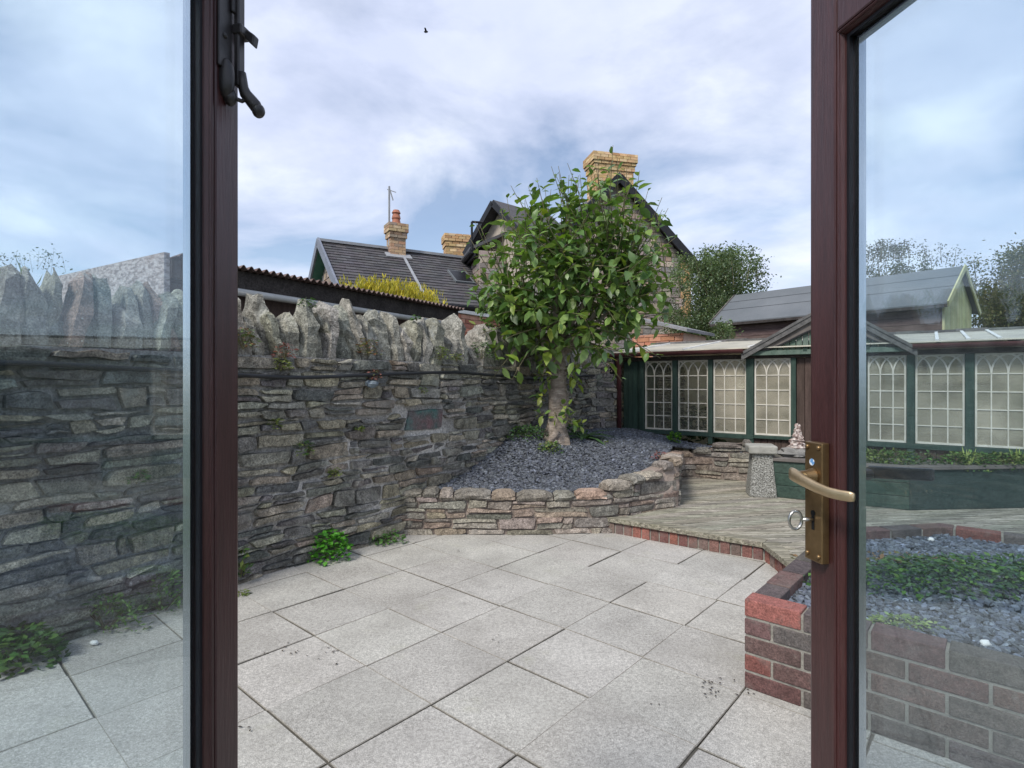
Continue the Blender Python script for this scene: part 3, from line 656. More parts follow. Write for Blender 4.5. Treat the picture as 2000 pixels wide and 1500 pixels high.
# weeds at the foot of the wall
def footpt(u, n=.08): q = ray_line(WP, WD, u); p = WF(q, 0, n); p.z = 0; return p
plant('weed_mound', footpt(640, .09) , (.155, .14, .20), 420, .035, [(.07, .26, .02), (.10, .32, .03), (.05, .19, .02), (.13, .36, .05)], 'bright green leafy mound growing at the foot of the stone wall', 'weed', upb=.8, wr=.85)
plant('weed', footpt(742, .07), (.16, .08, .10), 160, .035, [(.07, .17, .04), (.10, .21, .05)], 'small green weed at the wall foot just left of the slate bed wall', 'weed', upb=.8)
plant('weed_mound', footpt(26, .10), (.17, .15, .15), 460, .04, G1, 'dark green weed mound at the wall foot seen through the left door glass', 'weed', upb=.7, wr=.7)
for (u, n_, rx, lab) in ((205, 320, .22, 'low pale green weeds spreading beside the dark weed mound behind the left glass'), (320, 420, .26, 'taller pale green weeds against the wall foot next to the left door stile')):
    plant('weed_patch', footpt(u, .07), (rx, .07, .10 + n_ / 4000), n_, .035, [(.12, .22, .07), (.16, .25, .09), (.10, .18, .06)], lab, 'weed', upb=1.2, wr=.35)
plant('weed', footpt(478, .05) + UP * .05, (.05, .04, .17), 60, .05, GY + G1, 'thin green weed beside the edge of the left door', 'weed', upb=1.5, wr=.4)
plant('weed', at(470, 1165, 3.33) * 1, (.05, .03, .03), 30, .03, GY, 'tiny yellow green weed in a paving joint by the left door', 'weed')
# plants rooted in the wall
WPL = [(553, 716, .06, 60, GY, 'yellow green sprig hanging over the cable left of centre on the stone wall'),
       (597, 880, .07, 80, GY + G1, 'trailing green wall plant low on the stone wall above the bright mound'),
       (858, 695, .085, 90, GY, 'yellow green tuft under the coping near the tree'),
       (720, 683, .09, 100, [(.12, .15, .05), (.20, .09, .05), (.15, .13, .05)], 'reddish green tuft below the middle coping stones'),
       (726, 735, .06, 60, [(.22, .10, .08), (.12, .14, .05), (.28, .12, .10)], 'pinkish wall plant beside the blue slate in the stone wall'),
       (480, 668, .09, 110, [(.11, .16, .05), (.16, .10, .05)], 'bushy reddish green tuft in the coping beside the left door stile'),
       (626, 592, .05, 50, G1, 'small green sprig growing on top of a tall coping stone'),
       (832, 620, .03, 30, G1, 'small sprig on the coping seen before the corrugated shed end'),
       (540, 832, .05, 50, GY, 'yellow green moss tuft halfway up the wall'),
       (655, 925, .045, 50, GY, 'little yellow green tuft in the pale mortar above the weeds'),
       (940, 690, .12, 150, G1, 'dark green creeper on the wall left of the tree crown'),
       (560, 690, .07, 60, [(.26, .10, .09), (.2, .09, .07)], 'pink red creeping plant under the coping near the left door'),
       (890, 700, .05, 40, GY, 'small pale tuft right of the yellow green tuft under the coping'),
       (820, 765, .04, 30, GY, 'small mossy tuft above the painted stone'),
       (270, 935, .05, 60, G1, 'green wall fern seen through the left door glass'),
       (700, 840, .03, 30, GY, 'tiny mossy tuft between the dark stones in the wall centre')]
for u, v, r_, n_, cols, lab in WPL:
    p = onwall(u, v, .04 if v > 660 else -.08)
    plant('wall_plant', p - UP * r_ * .4, (r_ * 1.15, r_ * .8, r_ * 1.35), int(n_ * 1.7), .03, cols, lab, 'plant', upb=.2, wr=.5)
p = onwall(720, 750, .07); m = MB(); m.lump(p, (.055, .05, .03), 3, .2, nu=10, nv=6); 
tag(obj('slate_lump', m, M['bluestone']), 'blue grey rounded slate lodged in the wall below the cable', 'stone')

# ================================================================ the tree
TB = Vector((.475, 6.0, .56))
tree = thing('garden_tree', TB, 'broad leaved green tree with a pale stubby trunk, growing from the slate bed', 'tree')
tr = MB(); pts = []; rad = []
for i in range(26):
    t = i / 25; pts.append(TB + Vector((.03 * math.sin(t * 3) - .02 * t, .02 * t, -.08 + 1.30 * t)))
    rad.append((.155 if i == 0 else .137 - .035 * sstep(t * 1.8)) * (1 + .06 * nz(t * 9, 2)))
rad[1] = .16; rad[2] = .148; rad[3] = .142; tr.tube(pts, rad, 18)
for i, v in enumerate(tr.v):
    c = Vector((TB.x, TB.y, v.z)); d = (v - c); d.z = 0
    v += d * (.22 * noise.noise(Vector((v.x * 9, v.y * 9, v.z * 5))) + .10 * noise.noise(Vector((v.x * 25, v.y * 25, v.z * 22))))
# flared root with a hollow
tr.tube([TB + Vector((-.02, -.12, .10)), TB + Vector((-.07, -.16, .02)), TB + Vector((-.10, -.18, -.05))], [.05, .045, .03], 9)
tr.tube([TB + Vector((.09, -.06, .12)), TB + Vector((.11, -.10, .0)), TB + Vector((.12, -.13, -.06))], [.05, .045, .04], 9)
tr.tube([TB + Vector((.0, -.11, .20)), TB + Vector((-.06, -.15, .12)), TB + Vector((-.12, -.15, .05))], [.05, .04, .02], 9)
obj('trunk', tr, M['bark'], tree, smooth=True)
# limbs and shoots
lim = MB(); twg = MB(); lf = MB()
TT = TB + Vector((0, .02, 1.05)); CC = Vector((.625, 6.0, 2.41)); CR = Vector((1.05, .88, 1.04))
LC = [(.115, .20, .048), (.15, .25, .06), (.085, .155, .045), (.18, .285, .07), (.12, .21, .07), (.21, .315, .085)]
LCY = [(.18, .27, .04), (.24, .30, .05)]
def bez(a, b, c, t): return a * (1 - t) ** 2 + b * (2 * t * (1 - t)) + c * (t * t)
limbs = []
for k in range(11):
    a = 6.283 * k / 11 + rng.uniform(-.2, .2); e = Vector((CC.x + math.cos(a) * CR.x * .5, CC.y + math.sin(a) * CR.y * .5, CC.z + rng.uniform(-.5, .45)))
    st_ = TT + Vector((math.cos(a) * .05, math.sin(a) * .05, rng.uniform(-.2, .15))); md = st_ * .5 + e * .5 + Vector((0, 0, -.12))
    pp = [bez(st_, md, e, i / 7) for i in range(8)]; lim.tube(pp, [.042 - .028 * i / 7 for i in range(8)], 7); limbs.append(pp)
obj('limbs', lim, M['bark'], tree, smooth=True)
def shoot(st_, e, upness, n_leaf, ln, f0=.25, ycol=.06):
    md = st_ * .5 + e * .5 + Vector((0, 0, -upness)); pp = [bez(st_, md, e, i / 9) for i in range(10)]
    twg.tube(pp, [.0085 - .006 * i / 9 for i in range(10)], 5)
    ph = rng.uniform(0, 6.28)
    for i in range(n_leaf):
        t = f0 + (1 - f0) * (i + rng.random() * .5) / n_leaf; p = bez(st_, md, e, min(1, t)); T = (bez(st_, md, e, min(1, t + .03)) - bez(st_, md, e, t - .03)).normalized()
        ph += 2.4; X = T.cross(Vector((.3, .1, 1))).normalized(); Y = T.cross(X); rd = X * math.cos(ph) + Y * math.sin(ph)
        d = (rd * 1.0 + T * rng.uniform(.1, .8) + Vector((rng.gauss(0, .2), rng.gauss(0, .2), rng.uniform(-.6, .5)))).normalized()
        p2 = p + d * .02; L_ = ln * rng.uniform(.5, 1.2) * (1 - .35 * (t > .9))
        col = var(rng.choice(LCY if rng.random() < ycol else LC), .22, .06)
        lf.leaf(p2, d, (UP * .9 + rd * .3 + T * .2 + Vector((rng.gauss(0, .35), rng.gauss(0, .35), 0))).normalized(), L_, L_ * rng.uniform(.48, .6), col, rng.uniform(.1, .5), rng.uniform(.05, .4), 3)
NS = 250
for k in range(NS):
    z = 1 - 2 * (k + .5) / NS; a = k * 2.39996
    if z < -.80: continue
    r = math.sqrt(1 - z * z); dv = Vector((math.cos(a) * r, math.sin(a) * r, z))
    sup = 1 / (abs(dv.x) ** 2.6 + abs(dv.y) ** 2.6 + abs(dv.z) ** 2.6) ** (1 / 2.6)
    e = CC + Vector((dv.x * CR.x, dv.y * CR.y, dv.z * CR.z)) * sup * rng.uniform(.74, 1.10)
    if z > .35: e += Vector((0, 0, rng.uniform(0, .24) * (1 if (e.x > .35) else .6)))
    if e.x < .2: e.z -= .22 * sstep((.2 - e.x) / .6) * (1 if z > 0 else 0)
    if z > .1: e.z += .20 * math.exp(-((e.x - .9) / .32) ** 2)
    e.z = min(e.z, 3.56 - .35 * abs(e.x - .85))
    pl = rng.choice(limbs); st_ = min([q for l_ in rng.sample(limbs, 5) for q in l_[2:]], key=lambda q: (q - e).length + rng.uniform(0, .4))
    n_ = 13 if z > -.3 else 9
    shoot(st_, e, .12 if z > 0 else -.05, n_ + 2, .148, .16)
for k in range(16):    # tall leaders against the sky
    x = [.30, .48, .62, .78, .90, 1.05, .18, 1.35, -.02, .1, .4, .55, .7, 1.2, 1.45, -.15][k]; e = Vector((x + rng.uniform(-.05, .05), 5.8 + rng.uniform(-.2, .3), [3.25, 3.28, 3.42, 3.52, 3.60, 3.48, 3.15, 3.2, 3.05, 3.12, 3.35, 3.5, 3.42, 3.35, 3.0, 2.85][k]))
    shoot(e - Vector((rng.uniform(-.1, .1), 0, .7)), e, -.03, 9, .12, .2, .03)
for k in range(16):   # inner fill
    e = CC + Vector((rng.uniform(-.6, .6), rng.uniform(-.5, .5), rng.uniform(-.8, .6))); shoot(rng.choice(rng.choice(limbs)), e, .0, 12, .15, .2, .01)
for (u, v, d, n_) in ((1000, 742, 5.55, 6), (965, 735, 5.6, 5), (1215, 745, 5.4, 7), (1190, 720, 5.5, 6), (960, 690, 5.6, 8), (1290, 700, 5.5, 8), (1060, 735, 5.6, 8), (1130, 725, 5.6, 9)):
    e = at(u, v, d); shoot(TT + Vector((rng.uniform(-.1, .1), -.1, .25)), e, -.22, n_ + 4, .15, .35, .25)
for k in range(16):   # epicormic shoots on the trunk
    z = rng.uniform(.28, .95); a = rng.uniform(-2.9, -.2); b0 = TB + Vector((math.cos(a) * .12, math.sin(a) * .12, z)); shoot(b0, b0 + Vector((math.cos(a) * .14 + .03, math.sin(a) * .16, rng.uniform(-.10, .05))), .02, 6, .105, .2, .45)
obj('shoots', twg, M['twig'], tree, smooth=True); obj('leaves', lf, M['leaf'], tree, smooth=True)

# plants at the base of the tree
hb = lambda x, y: bed_h(x, y)
def bedplant(u, v, d, rad, n_, ln, cols, name, lab, **kw):
    p = at(u, v, d); p.z = bed_h(p.x, p.y) - .005; return plant(name, p, rad, n_, ln, cols, lab, 'plant', **kw)
bedplant(1028, 875, 5.95, (.26, .2, .13), 620, .034, G1 + GB_, 'ground_cover_plant', 'green ground cover spreading left of the tree trunk', upb=.7)
bedplant(1075, 888, 5.68, (.13, .09, .10), 240, .032, GY + G1, 'ground_cover_plant', 'light green leafy plant in front of the trunk hollow', upb=.7)
t = thing('fern', (.80, 6.25, bed_h(.8, 6.25)), 'dark fern with long drooping leaves right of the tree trunk', 'fern'); m = MB()
for k in range(17):
    a = rng.uniform(0, 6.283); d = Vector((math.cos(a), math.sin(a), rng.uniform(.5, 1.3))); m.leaf(Vector((.80, 6.25, bed_h(.8, 6.25))), d, UP, rng.uniform(.2, .34), .055, var((.05, .11, .03), .3), .7, .3, 3)
obj('fronds', m, M['leaf2'], t)
bedplant(1125, 830, 6.5, (.12, .1, .16), 120, .05, G1, 'leafy_shrub', 'small shrub between the tree trunk and the stone wall behind', upb=1)
bedplant(1318, 852, 7.1, (.07, .06, .13), 90, .05, [(.08, .20, .02), (.12, .27, .03)], 'self_seeded_plant', 'bright green seedling growing in slate before the second glasshouse window', upb=1.2, wr=.6)
bedplant(1180, 905, 6.1, (.12, .08, .03), 60, .025, GY, 'low_weed', 'thin dry yellowish weed in the middle of the slate bed')
p = at(1290, 915, 5.6); p.z = bed_h(p.x, p.y) + .02
plant('heather', p, (.09, .06, .07), 120, .025, [(.30, .10, .10), (.24, .12, .11)], 'dull red trailing plant where the slate meets the bed wall corner', 'plant')

# plants in the brick planter
def pp_(x, y): return Vector((x, y, ph(x, y)))
t = tag(obj('ground_cover', (lambda m: (clump(m, pp_(2.25, 2.6), (.9, .24, .09), 2700, .032, GB_ + G1, upb=.5, wr=.5), clump(m, pp_(1.9, 2.9), (.5, .1, .05), 250, .03, [(.20, .12, .06), (.14, .14, .05)]), m)[-1])(MB()), M['leaf2']),
        'feathery grey green plants sprawling over the slate in the brick planter', 'ground cover', kind='stuff')
plant('moss_cushion', pp_(1.52, 2.17), (.17, .08, .04), 330, .02, [(.20, .28, .10), (.26, .33, .14), (.15, .22, .08)], 'pale green moss cushion behind the near brick rim of the planter', 'plant')
# white pebbles
for (x, y, z, lab) in ((1.72, 2.02, ph(1.72, 2.02), 'white pebble lying on the slate near the planter front'), (2.55, 3.38, ph(2.55, 3.38), 'white pebble lying on the slate at the planter back'), (-2.03, 2.70, .005, 'white pebble on the paving beside the dark weed mound'), (2.52, 4.5, DZ, 'white pebble lying on the timber deck')):
    m = MB(); m.lump((x, y, z + .012), (.02, .014, .012), x, .3, nu=8, nv=6); tag(obj('white_pebble', m, M['white'], smooth=True), lab, 'pebble', 'white pebbles')

# ================================================================ glasshouse
def gp(q, n=0, z=0): return GP + GD * q + GN * n + UP * z
def gq(u): return ray_line(GP, GD, u)
gh = thing('glasshouse', gp(2.5), 'long green timber lean-to glasshouse with cream gothic arched windows and a central gable', 'glasshouse')
def gbox(mb, q0, q1, n0, n1, z0, z1, c=(1, 1, 1)): mb.obox(GP, GD, -GN, UP, (q0, -n1, z0), (q1, -n0, z1), c)
QE = 6.9; ZT, ZB = 1.565, .645
# frame rails and posts
m = MB(); gbox(m, 0, QE, -.03, .05, ZT + .003, 1.62); obj('head_rail', m, M['fascia'], gh)
m = MB(); gbox(m, gq(1258), gq(1473), -.04, .06, ZB - .055, ZB - .004); gbox(m, gq(1690), QE, -.04, .06, ZB - .055, ZB - .004); gbox(m, gq(1474), gq(1547), -.04, .06, ZB - .04, ZB - .004); obj('sill', m, M['green'], gh, bevel=.004)
for (a, b, zl) in ((1252, 1260, .5), (1315.5, 1324.5, .5), (1385, 1393.5, .5), (1459, 1473.5, .1), (1546, 1556, .1), (1684, 1694, .1), (1771, 1787, .1), (1884.5, 1903, .1), (2004, 2026, .1)):
    m = MB(); gbox(m, gq(a), gq(b), -.04, .052, zl, ZT + .001); obj('post', m, M['green'], gh, bevel=.004)
m = MB(); q = gq(1219); qe = gq(1251.5)
while q < qe: gbox(m, q, min(q + .068, qe), -.01, .02, .45, ZT, var((1, 1, 1), .15)); q += .072
obj('end_panel', m, M['green'], gh, bevel=.003)
m = MB(); q = gq(1474)
while q < gq(1546): gbox(m, q, q + .07, -.01, .02, DZ, ZB - .042, var((1, 1, 1), .15)); q += .075
obj('lower_boards', m, M['brown'], gh, bevel=.003)
m = MB(); q = gq(1694)
while q < QE: gbox(m, q, q + .07, -.01, .02, DZ, ZB - .057, var((1, 1, 1), .15)); q += .075
obj('lower_boards', m, M['brown'], gh, bevel=.003)
# door
m = MB(); q = gq(1556.5); qe = gq(1683.5)
while q < qe: gbox(m, q, min(q + .082, qe), -.02, .015, DZ + .01, ZT, var((1, 1, 1), .12)); q += .086
dr = obj('door', m, M['brown'], gh, bevel=.004)
m = MB(); m.tube([gp(gq(1668), .02, .9), gp(gq(1668), .06, .9), gp(gq(1655), .06, .9)], .009, 8); obj('handle', m, M['iron'], dr)
# windows
def window(u0, u1, gl='gh_glass2'):
    q0, q1 = gq(u0), gq(u1); W_ = q1 - q0; m = MB(); b = .011; nn = .018
    gbox(m, q0, q0 + .017, -nn, nn, ZB, ZT); gbox(m, q1 - .017, q1, -nn, nn, ZB, ZT); gbox(m, q0 + .017, q1 - .017, -nn + .001, nn - .001, ZB, ZB + .02); gbox(m, q0 + .017, q1 - .017, -nn + .001, nn - .001, ZT - .015, ZT)
    rows = 5; rh = (ZT - ZB) / 5.15; top0 = ZT - rh * 1.12
    fo = obj('window_frame', m, M['cream'], gh)
    m = MB()
    for i in range(1, 3): qq = q0 + W_ * i / 3; gbox(m, qq - b / 2, qq + b / 2, -.010, .010, ZB + .02, top0)
    for j in range(4):
        zz_ = ZB + .01 + (top0 - ZB - .01) * (j + 1) / 4; gbox(m, q0 + .017, q1 - .017, -.008, .0085, zz_ - b / 2, zz_ + b / 2)
    Wc = W_ / 3; H = ZT - .012 - top0
    for i in range(-2, 4):
        for sgn in (1, -1):
            x0 = i * Wc if sgn == 1 else (i + 0) * Wc
            pr = None
            for k in range(11):
                th = k / 10 * math.pi / 2; x = x0 + sgn * (1 - math.cos(th)) * Wc * 1.0; z = top0 + H * math.sin(th)
                if .012 <= x <= W_ - .012:
                    P_ = gp(q0 + x, .006 + .0015 * sgn, z)
                    if pr is not None: m.beam(pr, P_, .014, .012, GN)
                    pr = P_
                else: pr = None
    obj('glazing_bars', m, M['cream'], fo)
    m = MB(); gbox(m, q0 + .016, q1 - .016, -.002, .001, ZB + .018, ZT - .013); obj('pane', m, M[gl], fo)
for a, b in ((1261, 1314.5), (1325.5, 1384), (1394.5, 1458.5), (1474.5, 1545), (1695, 1770), (1788, 1884), (1904, 2003), (2028, 2145)): window(a, b, 'gh_glass' if a < 1330 else 'gh_glass2')
# interior: back wall, end wall, floor
m = MB(); rubble(m, lambda s_, t_, n_: gp(s_, -1.50 + n_, t_), -.1, .42, lambda s_: 1.85, 0, (.06, .13), (.1, .26), .03, TINT, seed=51); obj('stone_lining', m, M['stone'], gh)
m = MB(); m.obox(GP, GD, -GN, UP, (-.1, 1.5, 0), (QE + .2, 1.62, 1.86)); obj('back_wall', m, M['render'], gh)
m = MB(); gbox(m, -.05, -.01, -1.5, -.04, .0, 1.66); obj('end_wall', m, M['greenl'], gh); m = MB(); gbox(m, QE, QE + .04, -1.5, -.04, 0, 1.66); obj('end_wall', m, M['greenl'], gh)
m = MB(); gbox(m, gq(1800), gq(1960), -1.5, -1.38, 1.25, 1.275); gbox(m, gq(1790), gq(1810), -1.5, -1.47, 1.37, 1.56); obj('wall_shelf', m, M['brown'], gh)
m = MB(); gbox(m, gq(1700), QE - .1, -1.48, -1.0, .60, .64); gbox(m, gq(1700), QE - .1, -1.48, -1.1, DZ, .598); obj('bench', m, M['fascia'], gh)
# roof
zf, zb = 1.685, 1.895
def roofpt(q, y, dz=0): return gp(q, .14 - y, zf + (zb - zf) * y / 1.74 + dz)
gl0, gl1 = gq(1462) + .02, gq(1782) - .02
for (a, b, nm_) in ((-.12, 2.35, 'l'), (2.35, QE + .1, 'r')):
    m = MB(); q = a
    m.hexa([roofpt(a, 0), roofpt(b, 0), roofpt(b, 1.74), roofpt(a, 1.74), roofpt(a, 0, .012), roofpt(b, 0, .012), roofpt(b, 1.74, .012), roofpt(a, 1.74, .012)]); obj('roof_sheet', m, M['sheet'], gh)
m = MB()
for q in (gq(1890), gq(1950), gq(1835) - .02, gq(2060), .2, 1.0, 1.8): m.beam(roofpt(q, 0, .02), roofpt(q, 1.72, .02), .03, .016)
obj('glazing_strips', m, M['white'], gh)
m = MB()
for q in [x * .6 for x in range(0, 12)]: m.beam(roofpt(q, 0.02, -.03), roofpt(q, 1.7, -.03), .04, .05)
obj('rafters', m, M['green'], gh)
m = MB()
for i in range(24): a, b = -.12 + i * (QE + .3) / 24, -.12 + (i + 1) * (QE + .3) / 24 - .004; m.obox(GP, GD, -GN, UP, (a, 1.46, 1.885 + .01 * nz(i * .7)), (b, 1.70, 1.925 + .012 * nz(i * .9)), var((1, 1, 1), .2))
obj('ridge_cap', m, M['feltd'], gh)
# gutter and downpipe
def gutter(q0, q1):
    m = MB(); k = 9; n0 = 0; steps = 12
    for i in range(steps + 1):
        q = lerp(q0, q1, i / steps)
        for rr in (.05, .044):
            for j in range(k + 1):
                an = math.pi * (1 + j / k); m.v.append(gp(q, .16 + math.cos(an) * rr, 1.672 + math.sin(an) * rr + .006 * math.sin(q)))
    w_ = 2 * (k + 1)
    for i in range(steps):
        for j in range(k):
            a = i * w_ + j; m.face((a, a + w_, a + w_ + 1, a + 1)); a += k + 1; m.face((a, a + 1, a + w_ + 1, a + w_))
        a = i * w_; m.face((a, a + k + 1, a + w_ + k + 1, a + w_)); a += k; m.face((a, a + w_, a + w_ + k + 1, a + k + 1))
    obj('gutter', m, M['gutter'], gh, smooth=False)
gutter(-.12, gq(1459)); gutter(gq(1783), QE + .05)
m = MB(); m.tube([gp(gq(1213), .14, 1.65), gp(gq(1213), .10, 1.56), gp(gq(1213), .06, 1.5), gp(gq(1213), .06, .5)], .034, 10); obj('downpipe', m, M['gutter'], gh, smooth=True)
m = MB(); m.tube([gp(-.02, .12, 1.66), gp(-.02, .10, 1.4)], .06, 10); obj('pipe_hopper', m, M['black'], gh, smooth=True)
# gable
qL, qR = gq(1463), gq(1781); qM = (qL + qR) / 2; qM = gq(1625) - .0; zE = 1.635; zP = 2.13
gm = MB(); ga = MB(); K = 40
arch = lambda x: 1.66 + .245 * (.5 + .5 * math.cos(math.pi * min(1, abs(x))))
qa0, qa1 = lerp(qL, qM, .16), lerp(qR, qM, .16)
def gtop(q): return lerp(zE, zP, (q - qL) / (qM - qL)) if q < qM else lerp(zP, zE, (q - qM) / (qR - qM))
for i in range(K):
    a, b = lerp(qL, qR, i / K), lerp(qL, qR, (i + 1) / K)
    def lo(q): x = (q - qM) / ((qM - qa0) if q < qM else (qa1 - qM)); return arch(x) if abs(x) < 1 else 1.655
    za, zb_ = lo(a), lo(b); ta, tb = gtop(a) - .01, gtop(b) - .01
    if ta - za > .002 or tb - zb_ > .002:
        ta, tb = max(ta, za + .001), max(tb, zb_ + .001)
        gm.hexa([gp(a, .10, za), gp(b, .10, zb_), gp(b, .125, zb_), gp(a, .125, za), gp(a, .10, ta), gp(b, .10, tb), gp(b, .125, tb), gp(a, .125, ta)])
gb = obj('gable_board', gm, M['rim'], gh)
q = qa0
while q < qa1:
    b = min(q + .062, qa1); x = lambda Q: arch((Q - qM) / ((qM - qa0) if Q < qM else (qa1 - qM))) + .01
    ga.hexa([gp(q, .07, 1.64), gp(b - .005, .07, 1.64), gp(b - .005, .092, 1.64), gp(q, .092, 1.64), gp(q, .07, x(q)), gp(b - .005, .07, x(b - .005)), gp(b - .005, .092, x(b - .005)), gp(q, .092, x(q))], var((1, 1, 1), .15)); q += .066
obj('arch_panel', ga, M['greenl'], gb)
m = MB(); gbox(m, qL, qR, .055, .115, 1.60, 1.655); obj('gable_rail', m, M['greenl'], gb, bevel=.003)
m = MB()
for i in range(30):
    q_a, q_b = lerp(qa0, qa1, i / 30), lerp(qa0, qa1, (i + 1) / 30); xx = lambda Q: arch((Q - qM) / ((qM - qa0) if Q < qM else (qa1 - qM)))
    m.beam(gp(q_a, .125, xx(q_a)), gp(q_b, .125, xx(q_b)), .016, .010, GN)
obj('arch_moulding', m, M['black'], gb)
m = MB()
for (a, b) in ((qL - .05, qM), (qM, qR + .05)):
    za, zb_ = gtop(min(max(a, qL), qR)) - (.03 if a < qL else 0), gtop(min(max(b, qL), qR)) - (.03 if b > qR else 0)
    dz = .06
    m.hexa([gp(a, -.9, za), gp(b, -.9, zb_), gp(b, .17, zb_), gp(a, .17, za), gp(a, -.9, za + .035), gp(b, -.9, zb_ + .035), gp(b, .17, zb_ + .035), gp(a, .17, za + .035)])
    m.hexa([gp(a, .135, za - dz), gp(b, .135, zb_ - dz), gp(b, .16, zb_ - dz), gp(a, .16, za - dz), gp(a, .135, za - .002), gp(b, .135, zb_ - .002), gp(b, .16, zb_ - .002), gp(a, .16, za - .002)])
obj('gable_roof', m, M['feltd'], gh)
m = MB(); m.tube([gp(qM, .0, zP), gp(qM, .0, zP + .04), gp(qM, 0, zP + .07)], [.05, .045, .015], 10); obj('finial', m, M['pot'], gh)
# ornament and plants inside
oq = gq(1447); m = MB(); pts = []
for i in range(22):
    t_ = i / 21; r_ = .012 + .055 * t_; an = -t_ * 9; pts.append(gp(oq + math.cos(an) * r_, -.06, 1.27 + math.sin(an) * r_))
pts += [gp(oq + .03, -.06, 1.38), gp(oq + .01, -.06, 1.43), gp(oq - .03, -.06, 1.44)]
m.tube(pts, [.012 + .008 * i / 24 for i in range(len(pts))], 6); tag(obj('scroll_ornament', m, M['white'], smooth=True), 'pale scroll shaped ornament hanging behind the third glasshouse window', 'ornament')
p = gp(gq(1345), -.55, DZ); t = thing('house_plant', p, 'dark leafy potted plant inside the glasshouse behind the second window', 'plant')
m = MB(); m.tube([p, p + UP * .28], [.10, .14], 12); obj('pot', m, M['pot'], t)
m = MB(); clump(m, p + UP * .3, (.26, .24, .5), 160, .13, [(.03, .06, .03), (.045, .09, .04)], upb=.6); obj('foliage', m, M['leaf'], t)

# ================================================================ green timber planter
tp = thing('timber_planter', (3.6, 5.2, DZ), 'dark green timber planter with a grey rim on the deck before the glasshouse', 'planter')
TPp = [Vector((2.56, 5.60, 0)), Vector((3.56, 4.98, 0)), Vector((4.95, 5.10, 0)), Vector((5.6, 4.6, 0))]
m = MB(); m2 = MB(); rm = MB(); zr = .505
a, b = TPp[0], TPp[1]; D_ = (b - a).normalized(); N_ = Vector((D_.y, -D_.x, 0)); LL = (b - a).length
for i in range(3): m.obox(a, D_, -N_, UP, (0, 0, DZ + .003 + i * .121), (LL, .03, DZ + .003 + i * .121 + .117), var((1.35, 1.4, 1.2), .12))
obj('side_boards', m, M['greenp'], tp, bevel=.003)
for (a2, b2) in ((TPp[1], TPp[2]), (TPp[2], TPp[3])):
    D2_ = (b2 - a2).normalized(); N2_ = Vector((D2_.y, -D2_.x, 0)); m2.obox(a2, D2_, -N2_, UP, (0.004, 0, DZ + .003), ((b2 - a2).length - .002, .03, zr - .012))
    rm.obox(a2, D2_, -N2_, UP, (-.012, -.022, zr - .010), ((b2 - a2).length + .003, .09, zr + .022))
rm.obox(a, D_, -N_, UP, (-.02, -.022, zr - .0101), (LL - .008, .09, zr + .0215))
obj('panel', m2, M['greenp'], tp, bevel=.003); m2 = MB(); Lb = Vector((2.80, 6.12, 0)); Dl = (Lb - a).normalized(); Nl = Vector((-Dl.y, Dl.x, 0))
for i in range(3): m2.obox(a, Dl, -Nl, UP, (.0, 0, DZ + .003 + i * .121), ((Lb - a).length, .028, DZ + .003 + i * .121 + .117))
rm.obox(a, Dl, -Nl, UP, (.03, -.02, zr - .0102), ((Lb - a).length, .08, zr + .021))
obj('end_boards', m2, M['greenp'], tp, bevel=.003); obj('rim', rm, M['rim'], tp, bevel=.004)
so = MB(); so.prism([(2.60, 5.62), (3.57, 5.02), (4.93, 5.13), (5.5, 4.66), (5.62, 4.80), (2.86, 6.75), (2.80, 6.1)], DZ + .02, zr - .03); obj('soil', so, M['ground'], tp)
m = MB()
for (u, d, rx, n_, cols) in ((1730, 5.35, .35, 800, G1 + GY), (1800, 5.2, .2, 250, GB_ + G1), (1890, 5.15, .30, 800, G1 + GY), (1975, 5.15, .3, 800, G1 + GY), (1700, 5.3, .2, 300, GY)):
    p = at(u, 900, d); p.z = zr - .03; clump(m, p, (rx, .14, .15), n_, .036, cols, upb=.8)
tag(obj('ground_cover', m, M['leaf2']), 'leafy green plants filling the timber planter below the glasshouse windows', 'ground cover', kind='stuff')
for (u, d, lab) in ((1893, 5.1, 'spiky yellow green plant in the timber planter below a glasshouse post'), (1988, 5.12, 'spiky yellow green plant in the timber planter at the right edge of view')):
    p = at(u, 890, d); p.z = zr; t = thing('spiky_plant', p, lab, 'plant', 'spiky plants in the timber planter'); m = MB()
    for k in range(11): an = rng.uniform(0, 6.283); m.leaf(p, Vector((math.cos(an) * .6, math.sin(an) * .6, 1.1)), Vector((math.cos(an), math.sin(an), .3)), rng.uniform(.12, .2), .022, var((.34, .40, .12), .2), .1, .3, 3)
    obj('leaves', m, M['leaf2'], t)
# rocks on the planter end
m = MB(); p = at(1553, 884, 5.72); m.lump(p + Vector((0, 0, -.005)), (.17, .12, .055), 2, .35, nu=14, nv=8, freq=2.2); m.lump(p + Vector((.08, .04, .0)), (.10, .1, .05), 5, .35)
tag(obj('grey_rock', m, M['rock']), 'flat grey rock lying on the left end of the timber planter', 'rock')
t = thing('shell_rock', p + Vector((.03, .02, .03)), 'pointed pink and white shell encrusted rock standing on the grey rock', 'rock'); m = MB()
for i in range(17):
    f = i / 16; m.lump(p + Vector((.035 + .02 * nz(i * 2.1) + .0 * f, .02 + .02 * nz(i, 5), .035 + .235 * f)), (.085 * (1 - f * .78), .07 * (1 - f * .78), .032), i, .5, nu=9, nv=6, freq=2.5)
m2 = m; obj('rock', m2, M['shell'], t)

